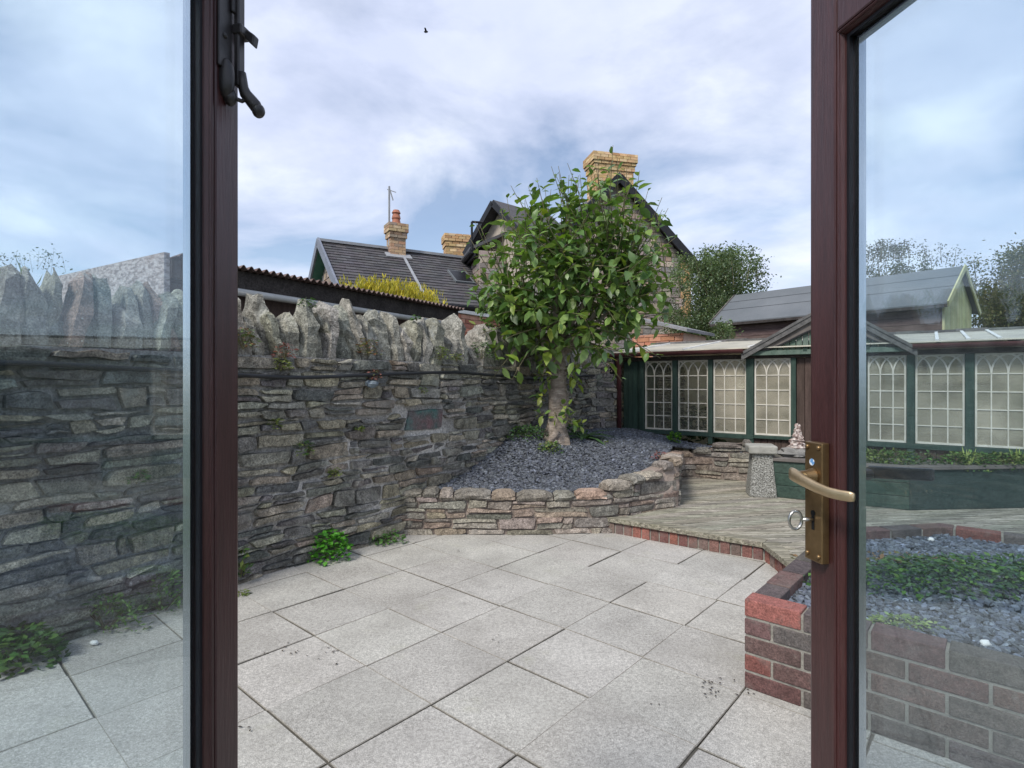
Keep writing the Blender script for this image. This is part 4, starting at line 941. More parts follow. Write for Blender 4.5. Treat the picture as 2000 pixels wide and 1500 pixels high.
# ================================================================ staddle pedestal
pc = Vector((2.535, 5.66, DZ)); ped = thing('stone_pedestal', pc, 'tapering pebbledashed pedestal with a flat concrete cap, standing on the deck', 'pedestal')
PX = Vector((math.cos(R(-14)), math.sin(R(-14)), 0)); PY = Vector((-PX.y, PX.x, 0))
def frus(m, z0, z1, h0, h1, n_=6):
    b = len(m.v)
    for i in range(n_ + 1):
        h = lerp(h0, h1, i / n_); z = lerp(z0, z1, i / n_)
        for sx, sy in ((-1, -1), (0, -1), (1, -1), (1, 0), (1, 1), (0, 1), (-1, 1), (-1, 0)): m.v.append(pc + PX * (sx * h + .004 * nz(z * 9, sx, sy)) + PY * (sy * h) + UP * z)
    for i in range(n_):
        for j in range(8): a_ = b + i * 8 + j; c_ = b + i * 8 + (j + 1) % 8; m.face((a_, c_, c_ + 8, a_ + 8))
    m.face([b + j for j in range(8)][::-1]); m.face([b + n_ * 8 + j for j in range(8)])
m = MB(); frus(m, 0, .43, .128, .092); obj('shaft', m, M['ped'], ped, bevel=.008)
m = MB(); frus(m, .43, .515, .134, .136, 2); obj('cap', m, M['pedcap'], ped, bevel=.018, bseg=3)

# ================================================================ timber shed behind
SL0 = Vector((4.24, 11.6, 0)); SR0 = Vector((6.70, 8.58, 0)); SD = (SR0 - SL0).normalized(); SN = Vector((-SD.y, SD.x, 0)); SLn = (SR0 - SL0).length
zw, zr_, hw = 2.55, 3.17, .90
sh = thing('garden_shed', SL0 + SD * 2, 'dark brown timber shed with a grey felt roof and lime boarded end, behind the glasshouse', 'shed')
m = MB(); z = .2
while z < zw - .02: m.obox(SL0, SD, SN, UP, (.06, .05, z), (SLn - .06, .09 , z + .112), var((1, 1, 1), .15)); z += .118
m.obox(SL0, SD, SN, UP, (.06, .092, .2), (.10, 2 * hw - .1, zw)); m.obox(SL0, SD, SN, UP, (.11, 2 * hw - .1, .2), (SLn - .07, 2 * hw - .06, zw)); obj('side_boards', m, M['shedwood'], sh)
m = MB(); nb = 22
for i in range(nb):
    a, b = .06 + (2 * hw - .12) * i / nb, .06 + (2 * hw - .12) * (i + 1) / nb - .006
    za, zb_ = zw + (zr_ - zw) * (1 - abs(a - hw) / hw) - .03, zw + (zr_ - zw) * (1 - abs(b - hw) / hw) - .03
    P_ = []
    for (zz0, zz1) in ((.2, .2), (za, zb_)):
        P_ += [SL0 + SD * (SLn - .06) + SN * a + UP * zz0, SL0 + SD * (SLn - .03) + SN * a + UP * zz0, SL0 + SD * (SLn - .03) + SN * b + UP * zz1, SL0 + SD * (SLn - .06) + SN * b + UP * zz1]
    m.hexa(P_, var((1, 1, 1), .12))
obj('end_boards', m, M['limewood'], sh)
m = MB()
for sg in (0, 1):
    a, b = (-.10, hw) if sg == 0 else (2 * hw + .10, hw); zs = zw - (zr_ - zw) * .1 / hw
    f = lambda s_, y, z_: SL0 + SD * s_ + SN * y + UP * z_
    P_ = [f(-.05, a, zs), f(SLn + .05, a, zs), f(SLn + .05, b, zr_), f(-.05, b, zr_)]
    m.hexa(P_ + [p + UP * .022 for p in P_])
for y_ in (.33, .62):
    zz_ = zw + (zr_ - zw) * y_ / hw; m.hexa([f(-.05, y_, zz_ + .022), f(SLn + .05, y_, zz_ + .022), f(SLn + .05, y_ + .012, zz_ + .03), f(-.05, y_ + .012, zz_ + .03), f(-.05, y_, zz_ + .029), f(SLn + .05, y_, zz_ + .029), f(SLn + .05, y_ + .012, zz_ + .037), f(-.05, y_ + .012, zz_ + .037)], (.55, .55, .55))
obj('roof', m, M['felt'], sh)
m = MB()
for s_ in (-.06, SLn + .055):
    for (a, b, za, zb_) in ((-.11, hw, zw - .07, zr_ - .01), (2 * hw + .11, hw, zw - .07, zr_ - .01)):
        m = MB(); m.beam(f(s_, a, za), f(s_, b, zb_ + .01), .02, .085); obj('bargeboard', m, M['rim' if s_ < 0 else 'limewood'], sh)
m = MB(); m.obox(SL0, SD, SN, UP, (-.04, -.10, zs - .05), (SLn + .04, -.085, zs + .0)); obj('eaves_board', m, M['fascia'], sh)

# ================================================================ corrugated outbuilding behind the wall
OC = Vector((-2.80, 4.47, 0)); OD = Vector((.516, .857, 0)).normalized(); OW = Vector((-OD.y, OD.x, 0)); OL = 3.93; OWd = 2.15
ob = thing('outbuilding', OC + OD * 2, 'low outbuilding with a wavy corrugated roof edge and dark fascia behind the stone wall', 'outbuilding')
m = MB(); m.obox(OC, OD, OW, UP, (.05, .05, 0), (OL - .03, OWd, 2.10)); obj('side_wall', m, M['brown'], ob)
m = MB(); m.obox(OC, OD, OW, UP, (-.0, .0, 0), (.045, OWd + .02, 2.33)); obj('end_wall', m, M['mottled'], ob)  # outbuilding end; its mottling stands in for a building reflected in the glass
m = MB(); m.obox(OC, OD, OW, UP, (.05, -.02, 2.125), (OL, .02, 2.285)); obj('fascia', m, M['fascia'], ob, bevel=.003)
m = MB(); m.tube([OC + OD * s_ + OW * -.05 + UP * (2.09 - .004 * s_) for s_ in (.4, 1, 2, 3, OL - .4)], .034, 10); obj('gutter_pipe', m, M['pipe'], ob, smooth=True)
m = MB(); nst = int(OL / .076 * 8)
for i in range(nst + 1):
    s_ = OL * i / nst + .05; zc = 2.305 + .017 * math.sin(2 * math.pi * s_ / .076)
    for (y, dz) in ((-.10, 0), (-.10, .007), (OWd + .1, -.153), (OWd + .1, -.16)): m.v.append(OC + OD * s_ + OW * y + UP * (zc + dz))
for i in range(nst):
    for j in range(4): a = i * 4 + j; b = i * 4 + (j + 1) % 4; m.face((a, b, b + 4, a + 4))
obj('corrugated_roof', m, M['rust'], ob, smooth=False)

# golden hedge
hd = thing('golden_conifer', at(768, 600, 10.2) * 1, 'golden yellow conifer hedge top showing above the corrugated roof', 'hedge')
m = MB(); H0, H1 = at(692, 600, 9.6), at(850, 600, 10.8)
for k in range(420):
    t_ = rng.random(); p = H0.lerp(H1, t_) + Vector((rng.uniform(-.25, .25), rng.uniform(-.25, .25), 0)); top = 2.93 + .13 * math.sin(t_ * 3.1) - .05 * t_ + rng.uniform(-.12, .12); p.z = 1.6
    for j in range(26):
        z = rng.uniform(1.9, top); r_ = .07 * (1 - max(0, (z - top + .4) / .4)); a = rng.uniform(0, 6.28); q = Vector((p.x + math.cos(a) * r_, p.y + math.sin(a) * r_, z)); d = Vector((math.cos(a) * .35, math.sin(a) * .35, 1)).normalized()
        m.chipleaf(q, d, d.cross(Vector((math.sin(a), .3, .1))).normalized(), .11, .028, var(rng.choice([(.50, .42, .05), (.62, .52, .08), (.36, .34, .05)]), .2))
obj('foliage', m, M['leaf2'], hd)
m = MB()
for k in range(8): p = H0.lerp(H1, k / 7); p.z = 0; m.tube([p, p + UP * 2.3], .03, 6)
obj('stems', m, M['twig'], hd)

# ================================================================ brick / stone pattern walls for the far houses
def coursed(mb, P, D_, U_, N_, wfun, z0, z1, hh, ln, cols, gap, th, jit=.2):
    """courses of blocks on a plane; wfun(z) gives (s0,s1) of the wall at height z"""
    z = z0; r = 0
    while z < z1 - hh * .3:
        h = min(hh * rng.uniform(1 - jit, 1 + jit), z1 - z); sp = wfun(z + h)
        if sp is None: break
        s0, s1 = sp; s = s0 - (ln * .5 if r % 2 else 0)
        while s < s1:
            l_ = ln * rng.uniform(1 - jit * 1.6, 1 + jit * 1.6); a, b = max(s, s0), min(s + l_, s1)
            if b - a > gap * 3: t_ = th * rng.uniform(.5, 1.2); mb.obox(P, D_, N_, U_, (a + gap / 2, -.005, z + gap / 2), (b - gap / 2, t_, z + h - gap / 2), var(rng.choice(cols), .15, .05))
            s += l_
        z += h; r += 1
YB = [(.58, .40, .20), (.62, .44, .24), (.50, .32, .16), (.66, .50, .30), (.55, .36, .20)]
HS = [(.30, .25, .21), (.36, .31, .27), (.24, .21, .20), (.42, .36, .30), (.28, .26, .25), (.38, .28, .23)]
def chimney(parent, c, D_, wd, dp, z0, z1, cols=YB, corb=2):
    D_ = D_.normalized(); W_ = Vector((-D_.y, D_.x, 0)); o = c - D_ * wd / 2 - W_ * dp / 2
    m = MB(); m.obox(o, D_, W_, UP, (.012, .012, z0), (wd - .012, dp - .012, z1), (.5, .42, .33)); bh = .078; z = z0; r = 0
    while z < z1 - .01:
        e = .03 * max(0, min(corb, int((z - (z1 - bh * (corb + 2))) / bh) + 1)) if corb else 0
        for (oo, DD, WW, ll) in ((o - W_ * e - D_ * e, D_, W_, wd + 2 * e), (o + W_ * (dp + e) + D_ * (wd + e), -D_, -W_, wd + 2 * e), (o - D_ * e + W_ * (dp + e), -W_, D_, dp + 2 * e), (o + D_ * (wd + e) - W_ * e, W_, -D_, dp + 2 * e)):
            s = 0 if r % 2 else -.11
            while s < ll - .02:
                a, b = max(0, s), min(s + .215, ll); m.obox(oo, DD, WW, UP, (a + .004, 0, z + .004), (b - .004, .05 + e, z + bh - .004), var(rng.choice(cols), .15, .05)); s += .225
        z += bh; r += 1
    return obj('chimney', m, M['ybrick'], parent)
def slateroof(parent, P, Dr, Ds, Lr, Ls, name='roof', tint=(.105, .10, .105), rowh=.16, wd=.25, cut=None):
    """P eave start; Dr along the eave, Ds up the slope"""
    m = MB(); Nn = Dr.cross(Ds).normalized()
    if Nn.z < 0: Nn = -Nn
    m.obox(P, Dr, Ds, Nn, (0, 0, -.06), (Lr, Ls, -.004), (.05, .05, .05)); y = 0; r = 0
    while y < Ls:
        y1 = min(y + rowh, Ls); s = -(wd / 2 if r % 2 else 0)
        while s < Lr:
            a, b = max(0, s), min(s + wd, Lr)
            if b - a > .02:
                k = .006 * rng.random(); t_ = var(tint, .2, .04)
                m.hexa([P + Dr * (a + .003) + Ds * y, P + Dr * (b - .003) + Ds * y, P + Dr * (b - .003) + Ds * (y1 + .01), P + Dr * (a + .003) + Ds * (y1 + .01),
                        P + Dr * (a + .003) + Ds * y + Nn * (.022 + k), P + Dr * (b - .003) + Ds * y + Nn * (.022 + k), P + Dr * (b - .003) + Ds * (y1 + .01) + Nn * .006, P + Dr * (a + .003) + Ds * (y1 + .01) + Nn * .006], t_)
            s += wd
        y = y1; r += 1
    return obj(name, m, M['slates'], parent)

# ---- cottage with slate roof, left
ct = thing('slate_cottage', (-3.3, 14.8, 0), 'low stone cottage with a dark slate roof and a thin brick chimney, behind the outbuilding', 'house')
R0 = Vector((-4.86, 14.0, 4.82)); R1 = Vector((-1.30, 16.05, 4.82)); Cd = (R1 - R0); CL = Cd.length; Cd.normalize(); Cp = Vector((Cd.y, -Cd.x, 0)); cw = 2.45; ze = 3.12
P = R0 + Cp * cw; P.z = ze; Ds = ((R0 + Vector((0, 0, 0))) - P); Lsl = Ds.length; Ds.normalize()
rf = slateroof(ct, P, Cd, Ds, CL, Lsl, tint=(.088, .083, .088))
m = MB(); P2 = R0 - Cp * cw; P2.z = ze
m.hexa([P2, P2 + Cd * CL, R1 + UP * -.02, R0 + UP * -.02, P2 + UP * .05, P2 + Cd * CL + UP * .05, R1 + UP * .03, R0 + UP * .03], (.09, .085, .09)); obj('rear_roof', m, M['slates'], ct)
m = MB(); m.beam(R0 - Cd * .05 + UP * .04, R1 + UP * .04, .16, .07, c=(1, 1, 1)); obj('ridge', m, M['lead'], ct)
m = MB(); g0 = R0 + Cd * .25; b0, b1 = (g0 - Cp * (cw - .2)), (g0 + Cp * (cw - .2)); apx = g0.copy()
for q in (b0, b1): q.z = 0
W_ = (b1 - b0).length; Wd = (b1 - b0).normalized()
def cwf(z):
    if z < 3.2: return (0, W_)
    t_ = (z - 3.2) / (4.62 - 3.2)
    return (W_ / 2 * t_, W_ - W_ / 2 * t_) if t_ < .95 else None
back = MB(); back.prism([(b0.x, b0.y), (b1.x, b1.y), (b1.x + Cd.x * 4, b1.y + Cd.y * 4), (b0.x + Cd.x * 4, b0.y + Cd.y * 4)], 0, 3.1, (1, 1, 1))
zt_ = 4.70; n = len(back.v); back.v += [b0 + UP * 3.1, b1 + UP * 3.1, (b0 + b1) / 2 + UP * zt_, b0 + Cd * .3 + UP * 3.1, b1 + Cd * .3 + UP * 3.1, (b0 + b1) / 2 + Cd * .3 + UP * zt_]
for f_ in ((0, 1, 2), (3, 5, 4), (0, 2, 5, 3), (1, 4, 5, 2)): back.face([n + i for i in f_])
obj('wall', back, M['hmortar'], ct)
coursed(m, b0, Wd, UP, -Cd, cwf, 2.0, 4.66, .16, .3, HS, .02, .03); obj('gable_stones', m, M['hstone'], ct)
m = MB()
for sg in (-1, 1):
    e = R0 + Cp * (cw * sg); e.z = ze; m = MB(); m.beam(R0 - Cd * .03 + UP * .0, e - Cd * .03, .05, .22); obj('bargeboard', m, M['verge'], ct)
m = MB()
for sg in (-1, 1):
    e = R0 + Cp * (cw * sg); e.z = ze; m.beam(R0 + Cd * .12 - UP * .13, e + Cd * .12 - UP * .13, .24, .03)
obj('soffit', m, M['teal'], ct)
m = MB(); e0_ = P + Vector((0, 0, -.05)) + Cp * .06; m.tube([e0_, e0_ + Cd * CL], .06, 8); m.beam(P - UP * .1 - Cp * .02, P - UP * .1 - Cp * .02 + Cd * CL, .04, .16); obj('gutter', m, M['black'], ct)
cc = R0 + Cd * (ray_line(R0, Cd, 771)) + Cp * .12; cc.z = 0
ch = chimney(ct, cc, Cd, .42, .34, 4.4, 5.46, [(.50, .36, .22), (.56, .42, .27), (.38, .29, .22), (.44, .28, .18)], 2)
m = MB(); m.tube([cc + UP * 5.45, cc + UP * 5.62, cc + UP * 5.66, cc + UP * 5.78, cc + UP * 5.80, cc + UP * 5.88], [.14, .10, .12, .09, .12, .08], 12); obj('chimney_pot', m, M['pot'], ch)
m = MB(); pb = cc + Vector((-.16, -.12, 0)); m.tube([pb + UP * 4.9, pb + UP * 6.48], .028, 6); m.tube([pb + UP * 6.45, pb + Vector((.10, 0, 5.99 + .12))], .018, 5); m.tube([pb + UP * 6.4 + Vector((-.05, 0, 0)), pb + UP * 6.4 + Vector((.18, 0, -.08))], .012, 5); obj('aerial_pole', m, M['lead'], ch)
m = MB(); fl = cc + Cp * .2; s_on = ray_line(R0, Cd, 771) + .15
m.beam(P + Cd * s_on + Ds * Lsl * .97 + UP * .035, P + Cd * (s_on - .15) + Ds * .2 + UP * .035, .07, .02); m.obox(P, Cd, Ds, Cd.cross(Ds), (s_on - .5, Lsl - .5, .01), (s_on + .2, Lsl - .25, .035)); obj('flashing', m, M['lead'], ct)
m = MB(); sk = Cd.cross(Ds); sk = sk if sk.z > 0 else -sk
q = P + Cd * (CL - 1.0) + Ds * (Lsl * .42); m.obox(q, Cd, Ds, sk, (0, 0, .0), (.55, .7, .06)); sf = obj('skylight', m, M['felt'], ct)
m = MB(); m.obox(q, Cd, Ds, sk, (.05, .05, .055), (.5, .65, .068)); obj('pane', m, M['black'], sf)

# ---- rear house chimney (its house is hidden behind)
rh = thing('rear_house', (-1.6, 18.5, 0), 'house behind with only a broad buff brick chimney showing above the cottage ridge', 'house')
cpos = at(897, 600, 17.5); cpos.z = 0; chimney(rh, cpos, Vector((1, .3, 0)), .92, .5, 4.7, 5.86, YB, 2)
m = MB(); m.prism([(-4, 16.9), (.4, 18.2), (-.6, 21.5), (-5, 20.2)], 0, 3.6, (1, 1, 1)); obj('wall', m, M['hmortar'], rh)
ra, rbb, rc = Vector((-4.4, 18.5, 4.75)), Vector((.1, 19.8, 4.75)), None
m = MB(); m.hexa([Vector((-4, 16.8, 3.55)), Vector((.5, 18.1, 3.55)), rbb, ra, Vector((-4, 16.8, 3.62)), Vector((.5, 18.1, 3.62)), rbb + UP * .07, ra + UP * .07], (.09, .085, .09)); m.hexa([ra, rbb, Vector((-.6, 21.6, 3.55)), Vector((-5.1, 20.3, 3.55)), ra + UP * .06, rbb + UP * .06, Vector((-.6, 21.6, 3.62)), Vector((-5.1, 20.3, 3.62))], (.09, .085, .09)); obj('roof', m, M['slates'], rh)

# ---- the stone house
hs = thing('stone_house', (2, 16, 0), 'tall mottled stone house with steep dark gable and broad buff chimney behind the tree', 'house')
Ha = Vector((-.85, 14.5, 0)); Hb = Vector((5.12, 16.0, 0)); Hd = (Hb - Ha).normalized(); HL = (Hb - Ha).length; Hn = Vector((Hd.y, -Hd.x, 0)); Hin = -Hn
sap, zap, zev = 3.86, 6.93, 4.72
def hwf(z):
    if z < zev: return (0, HL)
    if z > zap - .25: return None
    l_ = sap - (zap - z) / (zap - zev) * 2.2; r_ = sap + (zap - z) / (zap - zev) * (HL - sap); return (l_, r_)
m = MB(); m.prism([tuple(Ha.xy), tuple(Hb.xy), tuple((Hb + Hin * 6).xy), tuple((Ha + Hin * 6).xy)], 0, zev)
n = len(m.v); m.v += [Ha + Hd * (sap - 2.2) + UP * zev, Hb + UP * zev, Ha + Hd * sap + UP * zap, Ha + Hd * (sap - 2.2) + Hin * 6 + UP * zev, Hb + Hin * 6 + UP * zev, Ha + Hd * sap + Hin * 6 + UP * zap]
for f_ in ((0, 1, 2), (3, 5, 4), (0, 2, 5, 3), (1, 4, 5, 2)): m.face([n + i for i in f_])
obj('wall', m, M['hmortar'], hs)
m = MB(); coursed(m, Ha, Hd, UP, Hn, hwf, 2.2, zap - .2, .15, .27, HS, .022, .035); coursed(m, Ha, Hin, UP, -Hd, lambda z: (0, 5) if z < zev else None, 2.5, zev, .15, .27, HS, .022, .035); obj('wall_stones', m, M['hstone'], hs)
m = MB(); z = 2.2; r = 0
while z < zev - .1: l_ = .3 if r % 2 else .18; m.obox(Ha, Hd, Hn, UP, (HL - l_, -.1, z), (HL + .012, .05, z + .2), var(rng.choice(YB), .12)); z += .21; r += 1
obj('quoins', m, M['ybrick'], hs)
m = MB()
for sg, e_s in ((-1, sap - 2.45), (1, HL + .28)):
    zl = zev - .26; a = Ha + Hd * e_s + UP * zl; b = Ha + Hd * sap + UP * (zap + .02); sl = (b - a)
    m.hexa([a + Hn * .22, b + Hn * .22, b + Hin * 6.2, a + Hin * 6.2] + [q + UP * .09 for q in (a + Hn * .22, b + Hn * .22, b + Hin * 6.2, a + Hin * 6.2)], (.09, .085, .09))
obj('roof', m, M['slates'], hs)
m = MB()
for e_s in (sap - 2.45, HL + .28):
    a = Ha + Hd * e_s + UP * (zev - .30) + Hn * .23; b = Ha + Hd * sap + UP * (zap - .03) + Hn * .23; m.beam(a, b, .05, .22)
    m.beam(a - Hn * .12 - UP * .04, b - Hn * .12 - UP * .04, .20, .03); obj('bargeboard', m, M['black'], hs); m = MB()
chimney(hs, Ha + Hd * (sap + .02) + Hin * .45 , Hd * 1.0, 1.16, .62, 6.2, 7.62, YB, 3)
# left wing
wA = Vector((-.50, 14.62, 6.0)); wd_ = Vector((.75, .66, 0)).normalized(); wp = Vector((wd_.y, -wd_.x, 0)); wl = 2.2
m = MB()
for sg in (-1, 1):
    e = wA + wp * (1.25 * sg) - UP * 1.15; m.hexa([e, e + wd_ * wl, wA + wd_ * wl, wA, e + UP * .08, e + wd_ * wl + UP * .08, wA + wd_ * wl + UP * .08, wA + UP * .08], (.09, .085, .09))
obj('dormer_roof', m, M['slates'], hs)
m = MB(); q = wA + wd_ * .3; n = 0; m.v += [q - wp * 1.1 - UP * 3.5, q + wp * 1.1 - UP * 3.5, q + wp * 1.1 - UP * 1.05, q - UP * .08, q - wp * 1.1 - UP * 1.05]; m.face(range(5)); k_ = [v + wd_ * 1.8 for v in m.v]; m.v += k_; m.face(range(9, 4, -1))
for i in range(5): m.face((i, (i + 1) % 5, 5 + (i + 1) % 5, 5 + i))
obj('dormer_wall', m, M['hmortar'], hs)
m = MB()
for sg in (-1, 1): e = wA + wp * (1.25 * sg) - UP * 1.15; m.beam(wA - wd_ * .02, e - wd_ * .02, .05, .16)
gq0 = Ha + Hn * 0 - Hd * .2 + UP * (zev - .02); m.tube([gq0, gq0 + Hin * 4], .07, 8); m.beam(gq0 + Hd * .08 - UP * .06, gq0 + Hd * .08 - UP * .06 + Hin * 4, .05, .16); m.tube([gq0 + UP * .0, gq0 + UP * .75], .035, 6); m.tube([gq0 + UP * .75, gq0 + UP * .75 + Hd * .3], .03, 6)
obj('gutter', m, M['black'], hs)
m = MB(); a = Ha - Hd * .25 + UP * zev; b = Ha + Hd * 1.6 + UP * 5.6; m.hexa([a, b, b + Hin * 4, a + Hin * 4] + [q + UP * .08 for q in (a, b, b + Hin * 4, a + Hin * 4)], (.10, .10, .11)); obj('side_roof', m, M['slates'], hs)
m = MB(); q = Ha + Hd * .75 + UP * 3.6; m.obox(q, Hd, Hn, UP, (0, 0, 0), (.9, .06, 1.0)); wf_ = obj('window', m, M['white'], hs)
m = MB(); m.obox(q, Hd, Hn, UP, (.07, .055, .07), (.42, .068, .93)); m.obox(q, Hd, Hn, UP, (.48, .055, .07), (.83, .068, .93)); obj('pane', m, M['black'], wf_)

# low brick outhouse between wall and tree, and the small slate lean-to on the right
lo = thing('brick_outhouse', at(915, 640, 9.5) * 1, 'low red brick outhouse with a white capping strip, left of the tree crown', 'outhouse')
q0, q1 = at(880, 640, 9.2), at(985, 640, 10.4); q0.z = q1.z = 0; Dq = (q1 - q0).normalized(); Nq = Vector((Dq.y, -Dq.x, 0)); LQ = (q1 - q0).length
m = MB(); m.obox(q0, Dq, -Nq, UP, (0, .01, 0), (LQ, 1.2, 2.44), (.7, .6, .5)); coursed(m, q0, Dq, UP, Nq, lambda z: (0, LQ), 1.6, 2.44, .076, .225, [(.50, .22, .15), (.42, .18, .12), (.55, .30, .22)], .01, .02, .05); obj('brickwork', m, M['ybrick'], lo)
m = MB(); m.obox(q0, Dq, -Nq, UP, (-.05, -.05, 2.443), (LQ, 1.25, 2.50)); obj('capping', m, M['white'], lo)
lt = thing('lean_to', at(1300, 660, 10.0) * 1, 'small slate roofed brick lean-to just right of the tree crown', 'outhouse')
q0, q1 = at(1235, 660, 9.8), at(1335, 660, 9.2); q0.z = q1.z = 0; Dq = (q1 - q0).normalized(); Nq = Vector((Dq.y, -Dq.x, 0)); LQ = (q1 - q0).length
m = MB(); m.obox(q0, Dq, -Nq, UP, (0, 0.01, 0), (LQ, 1.0, 2.1), (.7, .5, .4)); coursed(m, q0, Dq, UP, Nq, lambda z: (0, LQ), 1.6, 2.1, .076, .225, [(.45, .20, .12), (.50, .26, .17)], .01, .02, .05); obj('brickwork', m, M['ybrick'], lt)
m = MB(); a, b = q0 - Dq * .1 + UP * 2.42, q1 + Dq * .12 + UP * 2.10; m.hexa([a + Nq * .15, b + Nq * .15, b - Nq * 1.1, a - Nq * 1.1] + [q + UP * .05 for q in (a + Nq * .15, b + Nq * .15, b - Nq * 1.1, a - Nq * 1.1)], (.25, .25, .26)); obj('roof', m, M['slates'], lt)

# ================================================================ background trees
def bgtree(name, base, h0, ctr, rad, nleaf, ls, cols, label, spikes=14, sparse=1.0, nb=26):
    t = thing(name, base, label, 'tree'); base = Vector(base); ctr = Vector(ctr); rad = Vector(rad)
    tk = MB(); tk.tube([base, base.lerp(ctr, .5) + Vector((.1, 0, 0)), ctr], [.14 * h0, .09 * h0, .04 * h0], 8); ends = []
    for k in range(nb):
        a = rng.uniform(0, 6.283); zf_ = rng.uniform(-.7, 1); r_ = math.sqrt(max(0.05, 1 - zf_ * zf_)) * rng.uniform(.35, 1)
        e = ctr + Vector((math.cos(a) * rad.x * r_, math.sin(a) * rad.y * r_, rad.z * zf_)); s0 = base.lerp(ctr, rng.uniform(.45, 1)); md = (s0 + e) / 2 + Vector((0, 0, -.15 * rad.z))
        hh_ = h0 * (1 if k < 26 else .35); tk.tube([bez(s0, md, e, i / 4) for i in range(5)], [.03 * hh_, .024 * hh_, .018 * hh_, .012 * hh_, .006 * hh_], 5, caps=False); ends.append((s0, md, e))
    for k in range(spikes):
        a = rng.uniform(0, 6.283); r_ = rng.uniform(.0, .85); s0 = ctr + Vector((math.cos(a) * rad.x * r_, math.sin(a) * rad.y * r_, rad.z * math.sqrt(1 - r_ * r_) * .7)); e = s0 + Vector((rng.uniform(-.15, .15), 0, rad.z * rng.uniform(.25, .55))); ends.append((s0, (s0 + e) / 2, e))
        tk.tube([s0, e], [.012 * h0, .005 * h0], 4, caps=False)
    obj('trunk', tk, M['twig'], t)
    cr = MB(); per = nleaf // len(ends)
    for (s0, md, e) in ends:
        br = rng.uniform(.7, 1.3); sp = rad.length * .085 * sparse
        for _ in range(per):
            tt = rng.uniform(.25, 1.0); p = bez(s0, md, e, tt) + Vector((rng.gauss(0, sp), rng.gauss(0, sp), rng.gauss(0, sp))) * (1.25 - .95 * tt)
            d = Vector((rng.gauss(0, 1), rng.gauss(0, 1), rng.gauss(0, .8))).normalized(); sd = d.cross(Vector((rng.random(), rng.random(), 1))).normalized(); l_ = ls * rng.uniform(.6, 1.35)
            c = rng.choice(cols); cr.chipleaf(p, d, sd, l_, l_ * .55, var(tuple(k * br for k in c), .2, .06))
    obj('crown', cr, M['leaf2'], t); return t
GT = [(.15, .21, .12), (.19, .25, .15), (.11, .155, .085), (.24, .29, .18)]
bgtree('broad_tree', (5.0, 13.2, 0), 1.0, (4.95, 13.2, 2.85), (1.5, 1.1, 1.35), 60000, .06, GT, 'grey green bushy tree between the stone house and the shed roof', 30, 1.0, 190)
bgtree('broad_tree', (12.6, 14.0, 0), 1.0, (13.0, 14.2, 3.3), (1.7, 1.3, 1.25), 30000, .07, [(.16, .17, .07), (.22, .20, .08), (.12, .14, .06), (.24, .21, .10)], 'olive and rust tinted tree right of the shed end seen through the right glass', 14, 1.1, 150)
bgtree('broad_tree', (10.2, 15.0, 0), 1.0, (10.2, 15.0, 3.5), (1.3, 1.2, .85), 15000, .06, [(.14, .16, .06), (.06, .09, .03)], 'olive tree just showing above the shed ridge behind the right glass', 8, 1, 90)
bgtree('reflection_tree', (11.2, 16.5, 0), .8, (11.4, 16.5, 4.2), (2.1, 1.0, 1.05), 3400, .06, [(.12, .15, .11), (.12, .15, .12), (.07, .09, .07)], 'thin sparse tree standing in for feathery branches reflected in the right glass', 44, .8, 26)  # added as geometry in place of branches reflected in the right door glass
bgtree('reflection_tree', (-8.6, 9.6, 0), .22, (-8.2, 9.6, 2.6), (1.3, .6, .9), 420, .05, [(.10, .14, .12), (.14, .18, .16)], 'thin sparse shrub standing in for faint twigs reflected in the left glass', 14, .9, 12)  # added as geometry in place of ghost twigs reflected in the left pane
bgtree('shrub', (4.3, 9.9, 0), .6, (3.9, 10.3, 1.75), (.55, .5, .55), 6000, .05, GT, 'green shrub growing between the lean-to and the shed', 10, 1, 70)
# grass on top of the wall, far left
m = MB()
for k in range(260): s_ = rng.uniform(.6, 1.3); m.leaf(WF(s_, 1.70 + rng.uniform(-.05, .1), -.2 + rng.uniform(-.15, .12)), Vector((rng.gauss(0, .4), rng.gauss(0, .4), 1)), Vector((1, 0, 0)), rng.uniform(.04, .12), .008, var((.14, .22, .06), .3), .2, .1, 2)
tag(obj('grass_tuft', m, M['leaf2']), 'grass tuft growing on the coping at the far left of the wall', 'grass', kind='stuff')

# fallen leaf litter
m = MB()
for (u, v, n_, r_) in ((1395, 1350, 12, .06), (1375, 1330, 8, .05), (1275, 1385, 2, .02), (640, 1278, 8, .05), (975, 1248, 3, .03), (895, 1078, 3, .01), (1480, 1355, 5, .04), (560, 1270, 8, .05), (470, 1430, 3, .02), (1295, 1085, 3, .02), (800, 1060, 6, .05), (760, 1065, 5, .04)):
    d = F * CZ / (v - HY); c = at(u, v, d)
    for _ in range(n_): p = Vector((c.x + rng.gauss(0, r_), c.y + rng.gauss(0, r_), .010)); a = rng.uniform(0, 6.283); m.leaf(p, Vector((math.cos(a), math.sin(a), .1)), UP, rng.uniform(.008, .022), .008, var((.045, .032, .022), .3), .1, .2, 2)
tag(obj('leaf_litter', m, M['leaf2']), 'crumbs of dead leaf scattered on the paving', 'leaf litter', kind='stuff')
